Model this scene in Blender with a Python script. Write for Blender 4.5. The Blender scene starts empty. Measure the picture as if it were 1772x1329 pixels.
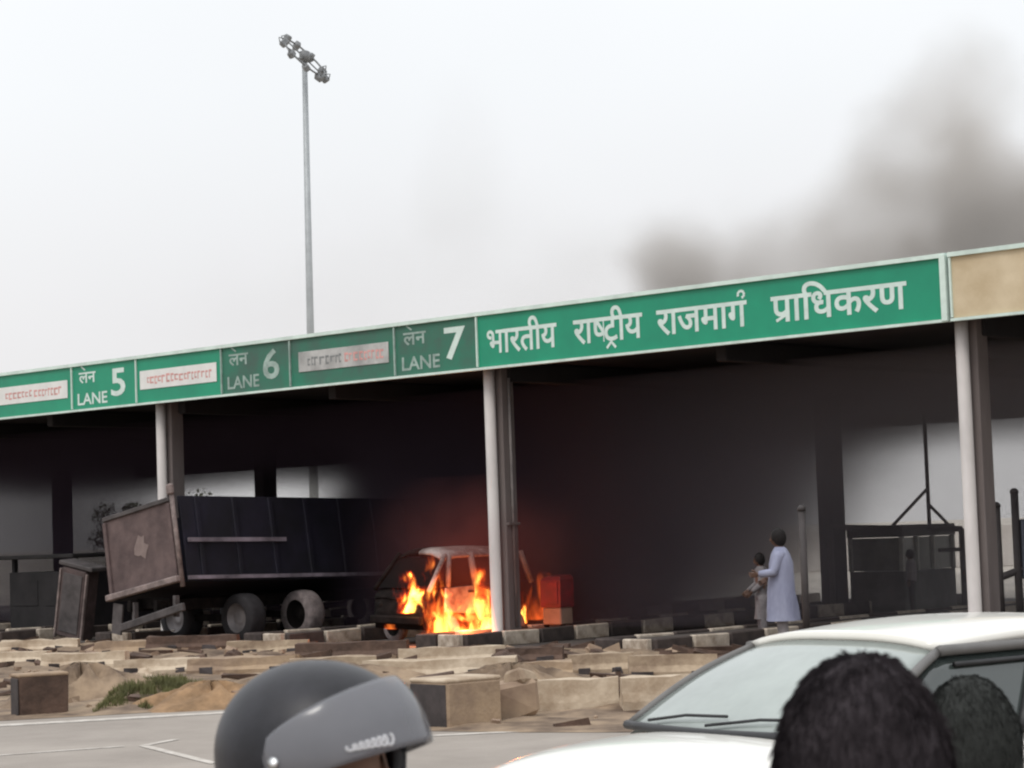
import bpy, bmesh, math, random
from mathutils import Vector, Matrix, Euler
random.seed(7)
SC = bpy.context.scene
COL = SC.collection
R = math.radians

# ------------------------------------------------------------------ camera
F_PX, CX, CY = 3825.0, 886.0, 664.5
PITCH, ROLL, EYE = R(3.89), R(2.0), 2.0
fwd = Vector((0, math.cos(PITCH), math.sin(PITCH)))
up0 = Vector((0, -math.sin(PITCH), math.cos(PITCH)))
rt0 = Vector((1, 0, 0))
RT = math.cos(ROLL) * rt0 - math.sin(ROLL) * up0
UP = math.sin(ROLL) * rt0 + math.cos(ROLL) * up0
cd = bpy.data.cameras.new('camera')
cd.sensor_width = 36.0
cd.lens = 36.0 * F_PX / 1772.0
cd.clip_start = 0.1
cd.clip_end = 6000
cd.dof.use_dof = True
cd.dof.focus_distance = 42.0
cd.dof.aperture_fstop = 14.0
cam = bpy.data.objects.new('camera', cd)
COL.objects.link(cam)
M = Matrix((RT, UP, -fwd)).transposed().to_4x4()
M.translation = Vector((0, 0, EYE))
cam.matrix_world = M
SC.camera = cam

def ray(px, py):
    return fwd + RT * ((px - CX) / F_PX) + UP * ((CY - py) / F_PX)
def at(px, py, Y):
    d = ray(px, py)
    return Vector((0, 0, EYE)) + d * (Y / d.y)
def gp(px, py, z=0.0):
    d = ray(px, py)
    return Vector((0, 0, EYE)) + d * ((z - EYE) / d.z)

# ------------------------------------------------------------------ world, sun, exposure
SUN_EL, SUN_ROT = R(55), R(200)
world = bpy.data.worlds.new('World')
SC.world = world
world.use_nodes = True
nt = world.node_tree
nt.nodes.clear()
out = nt.nodes.new('ShaderNodeOutputWorld')
bg = nt.nodes.new('ShaderNodeBackground')
sky = nt.nodes.new('ShaderNodeTexSky')
sky.sky_type = 'NISHITA'
sky.sun_disc = False
sky.sun_elevation = SUN_EL
sky.sun_rotation = SUN_ROT
sky.air_density = 1.0
sky.dust_density = 6.0
tc = nt.nodes.new('ShaderNodeTexCoord')
sep = nt.nodes.new('ShaderNodeSeparateXYZ')
nt.links.new(tc.outputs['Generated'], sep.inputs[0])
ramp = nt.nodes.new('ShaderNodeValToRGB')
nt.links.new(sep.outputs['Z'], ramp.inputs[0])
cr = ramp.color_ramp
cr.elements[0].position = 0.0
cr.elements[0].color = (7.6, 7.5, 7.5, 1)
cr.elements[1].position = 1.0
cr.elements[1].color = (13.5, 13.8, 14.2, 1)
for p, c in ((0.10, (8.1, 8.05, 8.15, 1)), (0.20, (8.9, 9.1, 9.3, 1)), (0.45, (10.6, 10.9, 11.2, 1))):
    e = cr.elements.new(p)
    e.color = c
nz = nt.nodes.new('ShaderNodeTexNoise')
nz.inputs['Scale'].default_value = 3.2
nz.inputs['Detail'].default_value = 3.0
nt.links.new(tc.outputs['Generated'], nz.inputs['Vector'])
mr = nt.nodes.new('ShaderNodeMapRange')
mr.inputs['To Min'].default_value = 0.93
mr.inputs['To Max'].default_value = 1.07
nt.links.new(nz.outputs['Fac'], mr.inputs['Value'])
mul = nt.nodes.new('ShaderNodeVectorMath')
mul.operation = 'SCALE'
nt.links.new(ramp.outputs['Color'], mul.inputs[0])
nt.links.new(mr.outputs['Result'], mul.inputs['Scale'])
mx = nt.nodes.new('ShaderNodeMix')            # thick cloud deck over the blue sky
mx.data_type = 'RGBA'
mx.inputs['Factor'].default_value = 0.94
nt.links.new(sky.outputs['Color'], mx.inputs['A'])
nt.links.new(mul.outputs['Vector'], mx.inputs['B'])
nt.links.new(mx.outputs['Result'], bg.inputs['Color'])
bg.inputs['Strength'].default_value = 0.11
nt.links.new(bg.outputs['Background'], out.inputs['Surface'])

sl = bpy.data.lights.new('sun', 'SUN')
sl.energy = 0.9
sl.angle = R(18)
sl.color = (1.0, 0.96, 0.9)
sun = bpy.data.objects.new('sun', sl)
COL.objects.link(sun)
# from behind the camera on the left, high
az = R(215)
dvec = Vector((math.sin(az) * math.cos(SUN_EL), math.cos(az) * math.cos(SUN_EL), math.sin(SUN_EL)))
sun.rotation_euler = dvec.to_track_quat('Z', 'Y').to_euler()
sky.sun_rotation = az

SC.render.engine = 'CYCLES'
vs = SC.view_settings
vs.view_transform = 'Standard'
vs.look = 'None'
vs.exposure = 0.0
vs.gamma = 1.0
vs.use_curve_mapping = False
cy = SC.cycles
cy.use_denoising = True
try:
    cy.denoiser = 'OPENIMAGEDENOISE'
except Exception:
    pass
cy.max_bounces = 6
cy.diffuse_bounces = 3
cy.glossy_bounces = 3
cy.transmission_bounces = 4
cy.transparent_max_bounces = 12
cy.volume_bounces = 1
cy.volume_step_rate = 1.0
cy.volume_max_steps = 128
cy.filter_width = 2.2
cy.caustics_reflective = False
cy.caustics_refractive = False

# ------------------------------------------------------------------ plaza frame
YAW = 0.7337
B0 = Vector((-0.445, 40.92, 0))
S = Vector((math.cos(YAW), -math.sin(YAW), 0))
T = Vector((math.sin(YAW), math.cos(YAW), 0))
def W(s, t, z=0.0):
    return B0 + S * s + T * t + Vector((0, 0, z))
def st(p):
    d = Vector((p.x, p.y, 0)) - B0
    return d.dot(S), d.dot(T)

# ------------------------------------------------------------------ materials
MATS = {}
def mat(name, col, rough=0.7, metal=0.0, noise=0.0, scale=4.0, col2=None, bump=0.0, bscale=None, coat=0.0, spec=0.5, detail=4.0, stretch=None):
    if name in MATS:
        return MATS[name]
    m = bpy.data.materials.new(name)
    m.use_nodes = True
    n = m.node_tree
    b = n.nodes['Principled BSDF']
    b.inputs['Base Color'].default_value = (*col, 1)
    b.inputs['Roughness'].default_value = rough
    b.inputs['Metallic'].default_value = metal
    b.inputs['Specular IOR Level'].default_value = spec
    if coat:
        b.inputs['Coat Weight'].default_value = coat
        b.inputs['Coat Roughness'].default_value = 0.05
    tcn = n.nodes.new('ShaderNodeTexCoord')
    mp = n.nodes.new('ShaderNodeMapping')
    if stretch:
        mp.inputs['Scale'].default_value = stretch
    n.links.new(tcn.outputs['Object'], mp.inputs['Vector'])
    if noise > 0 or col2:
        t = n.nodes.new('ShaderNodeTexNoise')
        t.inputs['Scale'].default_value = scale
        t.inputs['Detail'].default_value = detail
        t.inputs['Roughness'].default_value = 0.65
        n.links.new(mp.outputs['Vector'], t.inputs['Vector'])
        r = n.nodes.new('ShaderNodeValToRGB')
        if col2 is None:
            c1 = tuple(max(0, c * (1 - noise)) for c in col)
            c2 = tuple(min(1, c * (1 + noise)) for c in col)
        else:
            c1, c2 = col2, col
        r.color_ramp.elements[0].position = 0.34
        r.color_ramp.elements[0].color = (*c1, 1)
        r.color_ramp.elements[1].position = 0.66
        r.color_ramp.elements[1].color = (*c2, 1)
        n.links.new(t.outputs['Fac'], r.inputs[0])
        n.links.new(r.outputs['Color'], b.inputs['Base Color'])
    if bump > 0:
        t2 = n.nodes.new('ShaderNodeTexNoise')
        t2.inputs['Scale'].default_value = bscale or scale * 6
        t2.inputs['Detail'].default_value = 4
        n.links.new(mp.outputs['Vector'], t2.inputs['Vector'])
        bp = n.nodes.new('ShaderNodeBump')
        bp.inputs['Strength'].default_value = bump
        bp.inputs['Distance'].default_value = 0.03
        n.links.new(t2.outputs['Fac'], bp.inputs['Height'])
        n.links.new(bp.outputs['Normal'], b.inputs['Normal'])
    MATS[name] = m
    return m

m_sand = mat('dusty earth', (0.33, 0.24, 0.16), 0.95, noise=0.0, col2=(0.085, 0.055, 0.038), scale=1.4, bump=0.6, bscale=9)
m_land = mat('pale dusty land', (0.50, 0.45, 0.39), 0.95, noise=0.3, scale=0.05)
m_road = mat('worn dusty asphalt', (0.345, 0.305, 0.268), 0.9, col2=(0.25, 0.218, 0.19), scale=0.5, detail=8, bump=0.3, bscale=40)
m_paint = mat('worn road paint', (0.62, 0.58, 0.53), 0.85, col2=(0.36, 0.32, 0.28), scale=5, detail=8)
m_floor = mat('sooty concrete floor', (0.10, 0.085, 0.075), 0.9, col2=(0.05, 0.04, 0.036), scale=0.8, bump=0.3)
m_conc = mat('weathered concrete', (0.46, 0.36, 0.255), 0.9, col2=(0.22, 0.155, 0.105), scale=2.5, bump=0.4, bscale=14)
m_conc_l = mat('cream painted concrete', (0.60, 0.50, 0.38), 0.85, col2=(0.34, 0.25, 0.17), scale=2.6, detail=8, bump=0.35, bscale=14)
m_conc_t = mat('tan stained concrete', (0.40, 0.29, 0.19), 0.9, col2=(0.24, 0.17, 0.12), scale=2.0, bump=0.4, bscale=14)
m_black = mat('worn black paint', (0.045, 0.036, 0.036), 0.7, noise=0.4, scale=4)
m_brown = mat('brown stained concrete', (0.085, 0.052, 0.038), 0.9, noise=0.4, scale=3, bump=0.4)
m_kw = mat('white kerb paint', (0.60, 0.52, 0.43), 0.85, col2=(0.26, 0.20, 0.15), scale=4)
m_kb = mat('black kerb paint', (0.055, 0.042, 0.038), 0.9, noise=0.4, scale=4)
m_green = mat('green retroreflective sheet', (0.004, 0.30, 0.165), 0.45, col2=(0.004, 0.235, 0.135), scale=0.7, detail=6)
m_green_s = mat('green sheet with painted smoke haze', (0.018, 0.19, 0.115), 0.6, col2=(0.055, 0.105, 0.085), scale=0.9, detail=6)  # haze of smoke drifting before the board, mixed into the green
m_trim = mat('pale green-white trim', (0.62, 0.74, 0.68), 0.6, noise=0.12, scale=3)
m_letter = mat('white sign lettering', (0.62, 0.74, 0.69), 0.5, noise=0.08, scale=5)
m_letter_s = mat('lettering with painted smoke haze', (0.30, 0.40, 0.36), 0.6, noise=0.25, scale=5)  # letters greyed to imitate the smoke haze before them
m_banner = mat('white banner vinyl', (0.74, 0.74, 0.72), 0.6, noise=0.06, scale=3)
m_banner_s = mat('banner vinyl with painted smoke haze', (0.42, 0.42, 0.41), 0.6, noise=0.25, scale=2.2)  # vinyl darkened, smoke haze painted into its colour
m_redprint = mat('faded red print', (0.62, 0.31, 0.29), 0.6, noise=0.2, scale=6)
m_greyprint = mat('faded grey print', (0.22, 0.23, 0.23), 0.6, noise=0.2, scale=6)
m_beige = mat('scorched beige hoarding', (0.68, 0.57, 0.40), 0.7, col2=(0.52, 0.41, 0.26), scale=1.2, detail=7)
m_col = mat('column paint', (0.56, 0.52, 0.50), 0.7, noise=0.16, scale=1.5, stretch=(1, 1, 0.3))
m_colb = mat('grey-brown concrete column', (0.21, 0.18, 0.172), 0.9, col2=(0.14, 0.115, 0.11), scale=1.2, stretch=(1, 1, 0.3), bump=0.2)  # rear column, darker grey-brown than the post before it
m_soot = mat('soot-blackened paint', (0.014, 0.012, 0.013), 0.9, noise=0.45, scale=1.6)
m_soot2 = mat('sooty grey metal', (0.075, 0.065, 0.065), 0.8, noise=0.4, scale=2.5)
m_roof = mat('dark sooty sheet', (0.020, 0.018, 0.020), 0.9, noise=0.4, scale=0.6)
m_galv = mat('galvanised steel', (0.36, 0.38, 0.39), 0.55, metal=0.4, noise=0.1, scale=3)
m_lampbody = mat('floodlight body', (0.17, 0.175, 0.18), 0.5, metal=0.2, noise=0.15)
m_lampglass = mat('floodlight glass', (0.45, 0.46, 0.47), 0.15)
m_tail = mat('brown truck tailgate', (0.150, 0.105, 0.10), 0.85, col2=(0.062, 0.042, 0.042), scale=1.5, bump=0.5, bscale=5, detail=7)
m_tailpale = mat('pale scraped paint', (0.21, 0.165, 0.155), 0.85, noise=0.45, scale=4, detail=7)
m_navy = mat('sooty navy truck paint', (0.0075, 0.0062, 0.015), 0.8, noise=0.5, scale=1.2)
m_stripe = mat('dull grey rail', (0.20, 0.17, 0.20), 0.7, noise=0.5, scale=1.5)
m_rubber = mat('tyre rubber', (0.018, 0.016, 0.018), 0.85, noise=0.3, scale=8)
m_ashrub = mat('ash-grey burnt tyre', (0.21, 0.175, 0.17), 0.95, noise=0.35, scale=6)
m_rim = mat('dull wheel rim', (0.22, 0.20, 0.20), 0.5, metal=0.5, noise=0.2)
m_vanw = mat('heat-dulled white van paint', (0.56, 0.50, 0.47), 0.65, col2=(0.12, 0.085, 0.078), scale=2.2, detail=7)
m_char = mat('charred metal', (0.010, 0.008, 0.0075), 0.85, noise=0.5, scale=6, spec=0.1)
m_void = mat('dark burnt interior', (0.006, 0.005, 0.005), 0.95, spec=0.1)
m_redglow = mat('cabinet with painted fire glow', (0.24, 0.017, 0.022), 0.7, col2=(0.12, 0.02, 0.02), scale=4)  # red glow of the fire put into the upper cabinet's colour
m_tan = mat('tan cabinet paint', (0.30, 0.19, 0.14), 0.8, noise=0.2, scale=3)
m_glassd = mat('dark booth glass', (0.17, 0.18, 0.155), 0.25, noise=0.3, scale=2)
m_boothw = mat('greenish grey frame paint', (0.44, 0.44, 0.39), 0.7, noise=0.2)
m_steeld = mat('dark painted steel', (0.05, 0.042, 0.042), 0.7, noise=0.3, scale=3)
m_steelm = mat('weathered steel tube', (0.16, 0.14, 0.135), 0.7, noise=0.3, scale=3)
m_wall = mat('pale boundary wall', (0.74, 0.70, 0.66), 0.9, col2=(0.60, 0.55, 0.51), scale=0.8)
m_car = mat('white car paint', (0.80, 0.78, 0.72), 0.28, noise=0.03, scale=1.5, coat=0.6)
m_carblack = mat('black car trim', (0.02, 0.02, 0.022), 0.5, noise=0.2)
m_carglass = mat('windscreen glass with painted sky reflection', (0.30, 0.335, 0.315), 0.16, noise=0.12, scale=2.0, spec=0.9)  # pale grey-green base stands in for the reflected sky
m_sideglass = mat('dark side glass', (0.045, 0.055, 0.052), 0.08, noise=0.1, spec=0.8)
m_carseal = mat('grey window frame', (0.13, 0.125, 0.12), 0.5, noise=0.1)
m_chrome = mat('bright metal', (0.7, 0.7, 0.7), 0.2, metal=1.0)
m_lampclear = mat('clear lamp lens', (0.7, 0.7, 0.7), 0.1)
m_helmet = mat('satin dark grey helmet', (0.017, 0.0165, 0.021), 0.40, noise=0.3, scale=14, spec=0.35, bump=0.02)
m_visor = mat('smoky visor', (0.165, 0.165, 0.182), 0.12, noise=0.08, scale=6, spec=0.8)
m_visor.node_tree.nodes['Principled BSDF'].inputs['Alpha'].default_value = 0.72
m_silver = mat('silver print', (0.62, 0.62, 0.64), 0.4)
m_hair = mat('black hair', (0.042, 0.035, 0.039), 0.85, noise=0.12, scale=30, spec=0.1)
m_hair2 = mat('dark dusty hair', (0.034, 0.036, 0.034), 0.85, noise=0.12, scale=40, spec=0.1)
m_hair3 = mat('jet black hair', (0.012, 0.010, 0.010), 0.7, noise=0.2, scale=40, spec=0.2)
m_skin = mat('brown skin', (0.20, 0.105, 0.065), 0.6, noise=0.12, scale=18)
m_skind = mat('dark brown skin', (0.11, 0.06, 0.042), 0.6, noise=0.12, scale=18)
m_kurta = mat('pale blue cotton', (0.30, 0.315, 0.42), 0.9, col2=(0.20, 0.21, 0.30), scale=4, bump=0.6, bscale=10, stretch=(1, 1, 0.35))
m_whitecloth = mat('greyish white cotton', (0.27, 0.245, 0.25), 0.9, noise=0.25, scale=5, bump=0.5, bscale=10)
m_shirtdim = mat('dim grey cotton', (0.17, 0.155, 0.16), 0.9, noise=0.25, scale=5, bump=0.5, bscale=10)
m_trous = mat('dark trousers', (0.05, 0.045, 0.05), 0.9, noise=0.2)
m_jacket = mat('charcoal jacket', (0.035, 0.035, 0.04), 0.85, noise=0.25, scale=9)
m_shirtr = mat('maroon shirt', (0.22, 0.05, 0.06), 0.9, noise=0.2, scale=9)
m_shirtg = mat('grey shirt', (0.30, 0.29, 0.31), 0.9, noise=0.2, scale=9)
m_leaf = mat('dusty leaf', (0.075, 0.085, 0.045), 0.8, noise=0.4, scale=0.6)
m_bark = mat('bark', (0.12, 0.09, 0.065), 0.9, noise=0.3)
m_grass = mat('grass blades', (0.115, 0.115, 0.042), 0.85, noise=0.35, scale=2.0)
m_stone = mat('broken stone', (0.42, 0.31, 0.215), 0.95, col2=(0.20, 0.135, 0.10), scale=1.3, bump=0.3)
m_bluebox = mat('blue-grey cabinet paint', (0.09, 0.10, 0.13), 0.6, noise=0.2)

# ------------------------------------------------------------------ mesh helpers
class MB:
    def __init__(self):
        self.v, self.f, self.mi, self.mats, self.smooth = [], [], [], [], []
        self.cur = 0
    def use(self, m):
        if m not in self.mats:
            self.mats.append(m)
        self.cur = self.mats.index(m)
        return self
    def add(self, vs, fs, smooth=False):
        o = len(self.v)
        self.v += [tuple(p) for p in vs]
        for f in fs:
            self.f.append(tuple(i + o for i in f))
            self.mi.append(self.cur)
            self.smooth.append(smooth)
        return self
    def box(self, c, d, rot=None, bev=0.0, jit=0.0):
        x, y, z = d[0] / 2, d[1] / 2, d[2] / 2
        bm = bmesh.new()
        bmesh.ops.create_cube(bm, size=1)
        for v in bm.verts:
            v.co = Vector((v.co.x * d[0], v.co.y * d[1], v.co.z * d[2]))
            if jit:
                v.co += Vector((random.uniform(-jit, jit), random.uniform(-jit, jit), random.uniform(-jit, jit)))
        if bev > 0:
            bmesh.ops.bevel(bm, geom=list(bm.edges), offset=bev, segments=1, affect='EDGES', profile=0.5)
        mt = Matrix.Translation(Vector(c)) @ (rot.to_matrix().to_4x4() if rot else Matrix())
        bm.verts.ensure_lookup_table()
        vs = [mt @ v.co for v in bm.verts]
        fs = [[v.index for v in f.verts] for f in bm.faces]
        bm.free()
        return self.add(vs, fs)
    def tube(self, pts, rad, n=8, caps=True, smooth=True):
        pts = [Vector(p) for p in pts]
        if not isinstance(rad, (list, tuple)):
            rad = [rad] * len(pts)
        vs, fs = [], []
        prev = None
        for i, p in enumerate(pts):
            a = pts[max(0, i - 1)]
            b = pts[min(len(pts) - 1, i + 1)]
            d = (b - a).normalized()
            if prev is None:
                ref = Vector((0, 0, 1)) if abs(d.z) < 0.9 else Vector((1, 0, 0))
                x = d.cross(ref).normalized()
            else:
                x = (prev - d * prev.dot(d)).normalized()
            prev = x
            y = d.cross(x)
            for k in range(n):
                an = 2 * math.pi * k / n
                vs.append(p + x * (math.cos(an) * rad[i]) + y * (math.sin(an) * rad[i]))
        for i in range(len(pts) - 1):
            for k in range(n):
                a, b = i * n + k, i * n + (k + 1) % n
                fs.append((a, b, b + n, a + n))
        if caps:
            fs.append(tuple(range(n - 1, -1, -1)))
            fs.append(tuple(range((len(pts) - 1) * n, len(pts) * n)))
        return self.add(vs, fs, smooth)
    def loft(self, rings, closed=True, caps=True, smooth=True):
        n = len(rings[0])
        vs = [p for r in rings for p in r]
        fs = []
        for i in range(len(rings) - 1):
            for k in range(n if closed else n - 1):
                a, b = i * n + k, i * n + (k + 1) % n
                fs.append((a, b, b + n, a + n))
        if caps and closed:
            fs.append(tuple(range(n - 1, -1, -1)))
            fs.append(tuple(range((len(rings) - 1) * n, len(rings) * n)))
        return self.add(vs, fs, smooth)
    def lathe(self, c, prof, axis='z', n=20, smooth=True, caps=True):
        rings = []
        for r, h in prof:
            ring = []
            for k in range(n):
                a = 2 * math.pi * k / n
                p = (r * math.cos(a), r * math.sin(a), h)
                if axis == 'y':
                    p = (p[0], p[2], p[1])
                elif axis == 'x':
                    p = (p[2], p[0], p[1])
                ring.append(Vector(p) + Vector(c))
            rings.append(ring)
        return self.loft(rings, smooth=smooth, caps=caps)
    def ell(self, c, r, nu=16, nv=10, fn=None):
        vs, fs = [], []
        for j in range(nv + 1):
            ph = math.pi * j / nv
            for i in range(nu):
                th = 2 * math.pi * i / nu
                p = Vector((r[0] * math.sin(ph) * math.cos(th), r[1] * math.sin(ph) * math.sin(th), r[2] * math.cos(ph)))
                if fn:
                    p = fn(p)
                vs.append(p + Vector(c))
        for j in range(nv):
            for i in range(nu):
                a, b = j * nu + i, j * nu + (i + 1) % nu
                fs.append((a, a + nu, b + nu, b))
        return self.add(vs, fs, True)
    def grid(self, fn, nu, nv, smooth=True, thick=0.0):
        vs, fs = [], []
        for j in range(nv + 1):
            for i in range(nu + 1):
                vs.append(fn(i / nu, j / nv))
        for j in range(nv):
            for i in range(nu):
                a = j * (nu + 1) + i
                fs.append((a, a + 1, a + nu + 2, a + nu + 1))
        return self.add(vs, fs, smooth)
    def mesh(self, name, m=None):
        me = bpy.data.meshes.new(name)
        me.from_pydata(self.v, [], self.f)
        ms = self.mats or [m]
        for x in ms:
            me.materials.append(x)
        if self.mats:
            me.polygons.foreach_set('material_index', self.mi)
        me.polygons.foreach_set('use_smooth', self.smooth)
        bm = bmesh.new()
        bm.from_mesh(me)
        bmesh.ops.recalc_face_normals(bm, faces=bm.faces)
        bm.to_mesh(me)
        bm.free()
        me.update()
        return me
    def build(self, name, m=None, parent=None, loc=(0, 0, 0), rot=(0, 0, 0), kind=None):
        o = bpy.data.objects.new(name, self.mesh(name, m))
        COL.objects.link(o)
        o.location = loc
        o.rotation_euler = rot
        if parent:
            o.parent = parent
        if kind:
            o['kind'] = kind
        return o

def tag(o, label, cat, group=None):
    o['label'] = label
    o['category'] = cat
    if group:
        o['group'] = group
    return o
def thing(name, label, cat, loc=(0, 0, 0), rotz=0.0, group=None, rot=None):
    o = bpy.data.objects.new(name, None)
    COL.objects.link(o)
    o.empty_display_size = 0.1
    o.location = loc
    o.rotation_euler = rot if rot else (0, 0, rotz)
    return tag(o, label, cat, group)
def struct(o):
    o['kind'] = 'structure'
    return o
def inst(me, name, parent, loc, rot=(0, 0, 0), scale=None):
    o = bpy.data.objects.new(name, me)
    COL.objects.link(o)
    o.parent = parent
    o.location = loc
    o.rotation_euler = rot
    if scale:
        o.scale = scale
    return o
def solid(o, th, off=-1):
    md = o.modifiers.new('thickness', 'SOLIDIFY')
    md.thickness = th
    md.offset = off
    return o

# ------------------------------------------------------------------ ground
def sheet(name, poly, z, m):
    b = MB()
    b.add([(p[0], p[1], z) for p in poly], [tuple(range(len(poly)))])
    return struct(b.build(name, m))
sheet('ground', [(-3000, -300), (3000, -300), (3000, 5000), (-3000, 5000)], -0.008, m_land)
edge = [(-45, 15.0), (-6.22, 26.44), (-3.64, 27.2), (-1.55, 23.35), (0.0, 22.5), (6, 20.2), (40, 7)]
sheet('road', [(-45, -20), (40, -20)] + [(p[0], p[1]) for p in reversed(edge)], 0.0, m_road)

def hterr(x, y):
    return (0.10 * math.sin(x * 1.3 + y * 0.7) + 0.07 * math.sin(x * 2.9 - y * 2.1 + 1.0) + 0.05 * math.sin(x * 6.1 + y * 5.3))
# dusty median of broken ground between the road and the plaza
def med_height(s, t, p):
    d_edge = 9.0
    for (a, b) in zip(edge[:-1], edge[1:]):
        ax, ay = a
        bx, by = b
        L2 = (bx - ax) ** 2 + (by - ay) ** 2
        u = max(0, min(1, ((p.x - ax) * (bx - ax) + (p.y - ay) * (by - ay)) / L2))
        q = math.hypot(p.x - ax - u * (bx - ax), p.y - ay - u * (by - ay))
        sd = (bx - ax) * (p.y - ay) - (by - ay) * (p.x - ax)
        d_edge = min(d_edge, q)
    k = min(1, d_edge / 1.2) * min(1, max(0, (-1.2 - t) / 1.5))
    return 0.004 + k * max(0.0, 0.04 + 0.5 * hterr(p.x, p.y))
b = MB()
pts = {}
def poly_in(p):
    # beyond the road edge?
    for (a, c) in zip(edge[:-1], edge[1:]):
        if a[0] <= p.x < c[0]:
            u = (p.x - a[0]) / (c[0] - a[0])
            return p.y - (a[1] + u * (c[1] - a[1]))
    return -1
nx = 150
ny = 60
vs, fs = [], []
for i in range(nx + 1):
    x = -30 + 50 * i / nx
    yedge = None
    for (a, c) in zip(edge[:-1], edge[1:]):
        if a[0] <= x <= c[0]:
            u = (x - a[0]) / (c[0] - a[0])
            yedge = a[1] + u * (c[1] - a[1])
            break
    # back limit: the plaza line t = -1.0
    base = B0 + T * (-1.0)
    yb = base.y + (x - base.x) * (S.y / S.x)
    for j in range(ny + 1):
        y = yedge + (yb - yedge) * j / ny
        p = Vector((x, y, 0))
        s_, t_ = st(p)
        vs.append((x, y, med_height(s_, t_, p)))
for i in range(nx):
    for j in range(ny):
        a = i * (ny + 1) + j
        fs.append((a, a + 1, a + ny + 2, a + ny + 1))
b.add(vs, fs, True)
struct(b.build('ground', m_sand))
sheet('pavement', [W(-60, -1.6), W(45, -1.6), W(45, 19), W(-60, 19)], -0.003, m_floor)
# road paint
def strip(name, pts_, w, z=0.005):
    b = MB()
    for p, q in zip(pts_[:-1], pts_[1:]):
        d = (q - p).normalized()
        nrm = Vector((-d.y, d.x, 0)) * (w / 2)
        b.add([p + nrm, p - nrm, q - nrm, q + nrm], [(0, 1, 2, 3)])
    for i in range(len(b.v)):
        b.v[i] = (b.v[i][0], b.v[i][1], z)
    return struct(b.build(name, m_paint))
strip('road_marking', [gp(-60, 1259), gp(120, 1249), gp(345, 1236), gp(430, 1231)], 0.30)
strip('road_marking', [gp(-60, 1312), gp(100, 1300), gp(215, 1292)], 0.09)
strip('road_marking', [gp(305, 1280), gp(248, 1291), gp(300, 1304), gp(372, 1322)], 0.10, 0.006)
strip('road_marking', [gp(740, 1274), gp(900, 1266)], 0.16)

# ------------------------------------------------------------------ toll canopy
ROT = (0, 0, -YAW)
SMIN, SMAX, DEP = -36.0, 22.0, 20.0
can = thing('toll_canopy', 'long toll plaza canopy on columns, its underside black with soot', 'toll canopy', B0, -YAW)
b = MB()
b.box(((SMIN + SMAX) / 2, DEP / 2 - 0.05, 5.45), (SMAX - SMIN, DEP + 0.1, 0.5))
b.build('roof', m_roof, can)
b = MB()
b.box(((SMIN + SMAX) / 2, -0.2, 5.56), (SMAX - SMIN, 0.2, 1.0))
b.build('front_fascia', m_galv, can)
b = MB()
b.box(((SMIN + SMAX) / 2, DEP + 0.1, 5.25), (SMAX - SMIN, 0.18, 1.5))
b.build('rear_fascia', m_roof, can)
bm_me = None
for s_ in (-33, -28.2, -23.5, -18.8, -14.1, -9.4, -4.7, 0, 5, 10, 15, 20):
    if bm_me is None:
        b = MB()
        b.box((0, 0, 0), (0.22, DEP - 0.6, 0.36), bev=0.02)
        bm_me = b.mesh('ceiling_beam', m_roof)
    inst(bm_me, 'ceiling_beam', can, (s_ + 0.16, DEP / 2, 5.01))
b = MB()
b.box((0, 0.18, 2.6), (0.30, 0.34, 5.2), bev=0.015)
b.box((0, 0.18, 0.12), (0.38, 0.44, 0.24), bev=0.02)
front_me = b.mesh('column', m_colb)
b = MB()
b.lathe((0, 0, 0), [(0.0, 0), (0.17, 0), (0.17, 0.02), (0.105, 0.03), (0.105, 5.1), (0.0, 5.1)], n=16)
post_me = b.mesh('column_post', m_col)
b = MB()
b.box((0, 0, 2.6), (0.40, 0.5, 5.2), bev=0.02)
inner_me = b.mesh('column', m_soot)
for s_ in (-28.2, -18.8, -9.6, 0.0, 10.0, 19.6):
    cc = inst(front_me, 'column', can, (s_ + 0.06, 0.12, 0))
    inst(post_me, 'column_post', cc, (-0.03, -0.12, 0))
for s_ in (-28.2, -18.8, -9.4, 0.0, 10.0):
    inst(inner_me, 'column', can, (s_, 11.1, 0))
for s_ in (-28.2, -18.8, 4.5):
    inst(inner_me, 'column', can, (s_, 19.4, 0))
# drain pipe clipped to the column beside the fire and its bracket
b = MB()
b.tube([(0.245, 0.30, 0.3), (0.245, 0.30, 4.9)], 0.03)
b.box((0.235, 0.30, 2.2), (0.08, 0.3, 0.05))
b.build('drain_pipe', m_steelm, can)

# ------------------------------------------------------------------ lettering
def glyph_raw(ch, size, bold):
    c = bpy.data.curves.new('lettering', 'FONT')
    c.body = ch
    c.size = size
    c.offset = bold
    c.resolution_u = 3
    o = bpy.data.objects.new('lettering', c)
    COL.objects.link(o)
    dg = bpy.context.evaluated_depsgraph_get()
    me = o.evaluated_get(dg).to_mesh()
    vs = [v.co.copy() for v in me.vertices]
    fs = [tuple(p.vertices) for p in me.polygons]
    o.evaluated_get(dg).to_mesh_clear()
    bpy.data.objects.remove(o)
    bpy.data.curves.remove(c)
    return vs, fs
GC = {}
def glyph(ch):
    if ch not in GC:
        bo = 0.0 if ch == 'भ' else 0.018
        vs, fs = glyph_raw(ch, 1.0, bo)
        v2, _ = glyph_raw(ch + ch, 1.0, bo)
        w1 = max(v.x for v in vs) - min(v.x for v in vs)
        w2 = max(v.x for v in v2) - min(v.x for v in v2)
        GC[ch] = (vs, fs, w2 - w1)
    return GC[ch]
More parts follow.
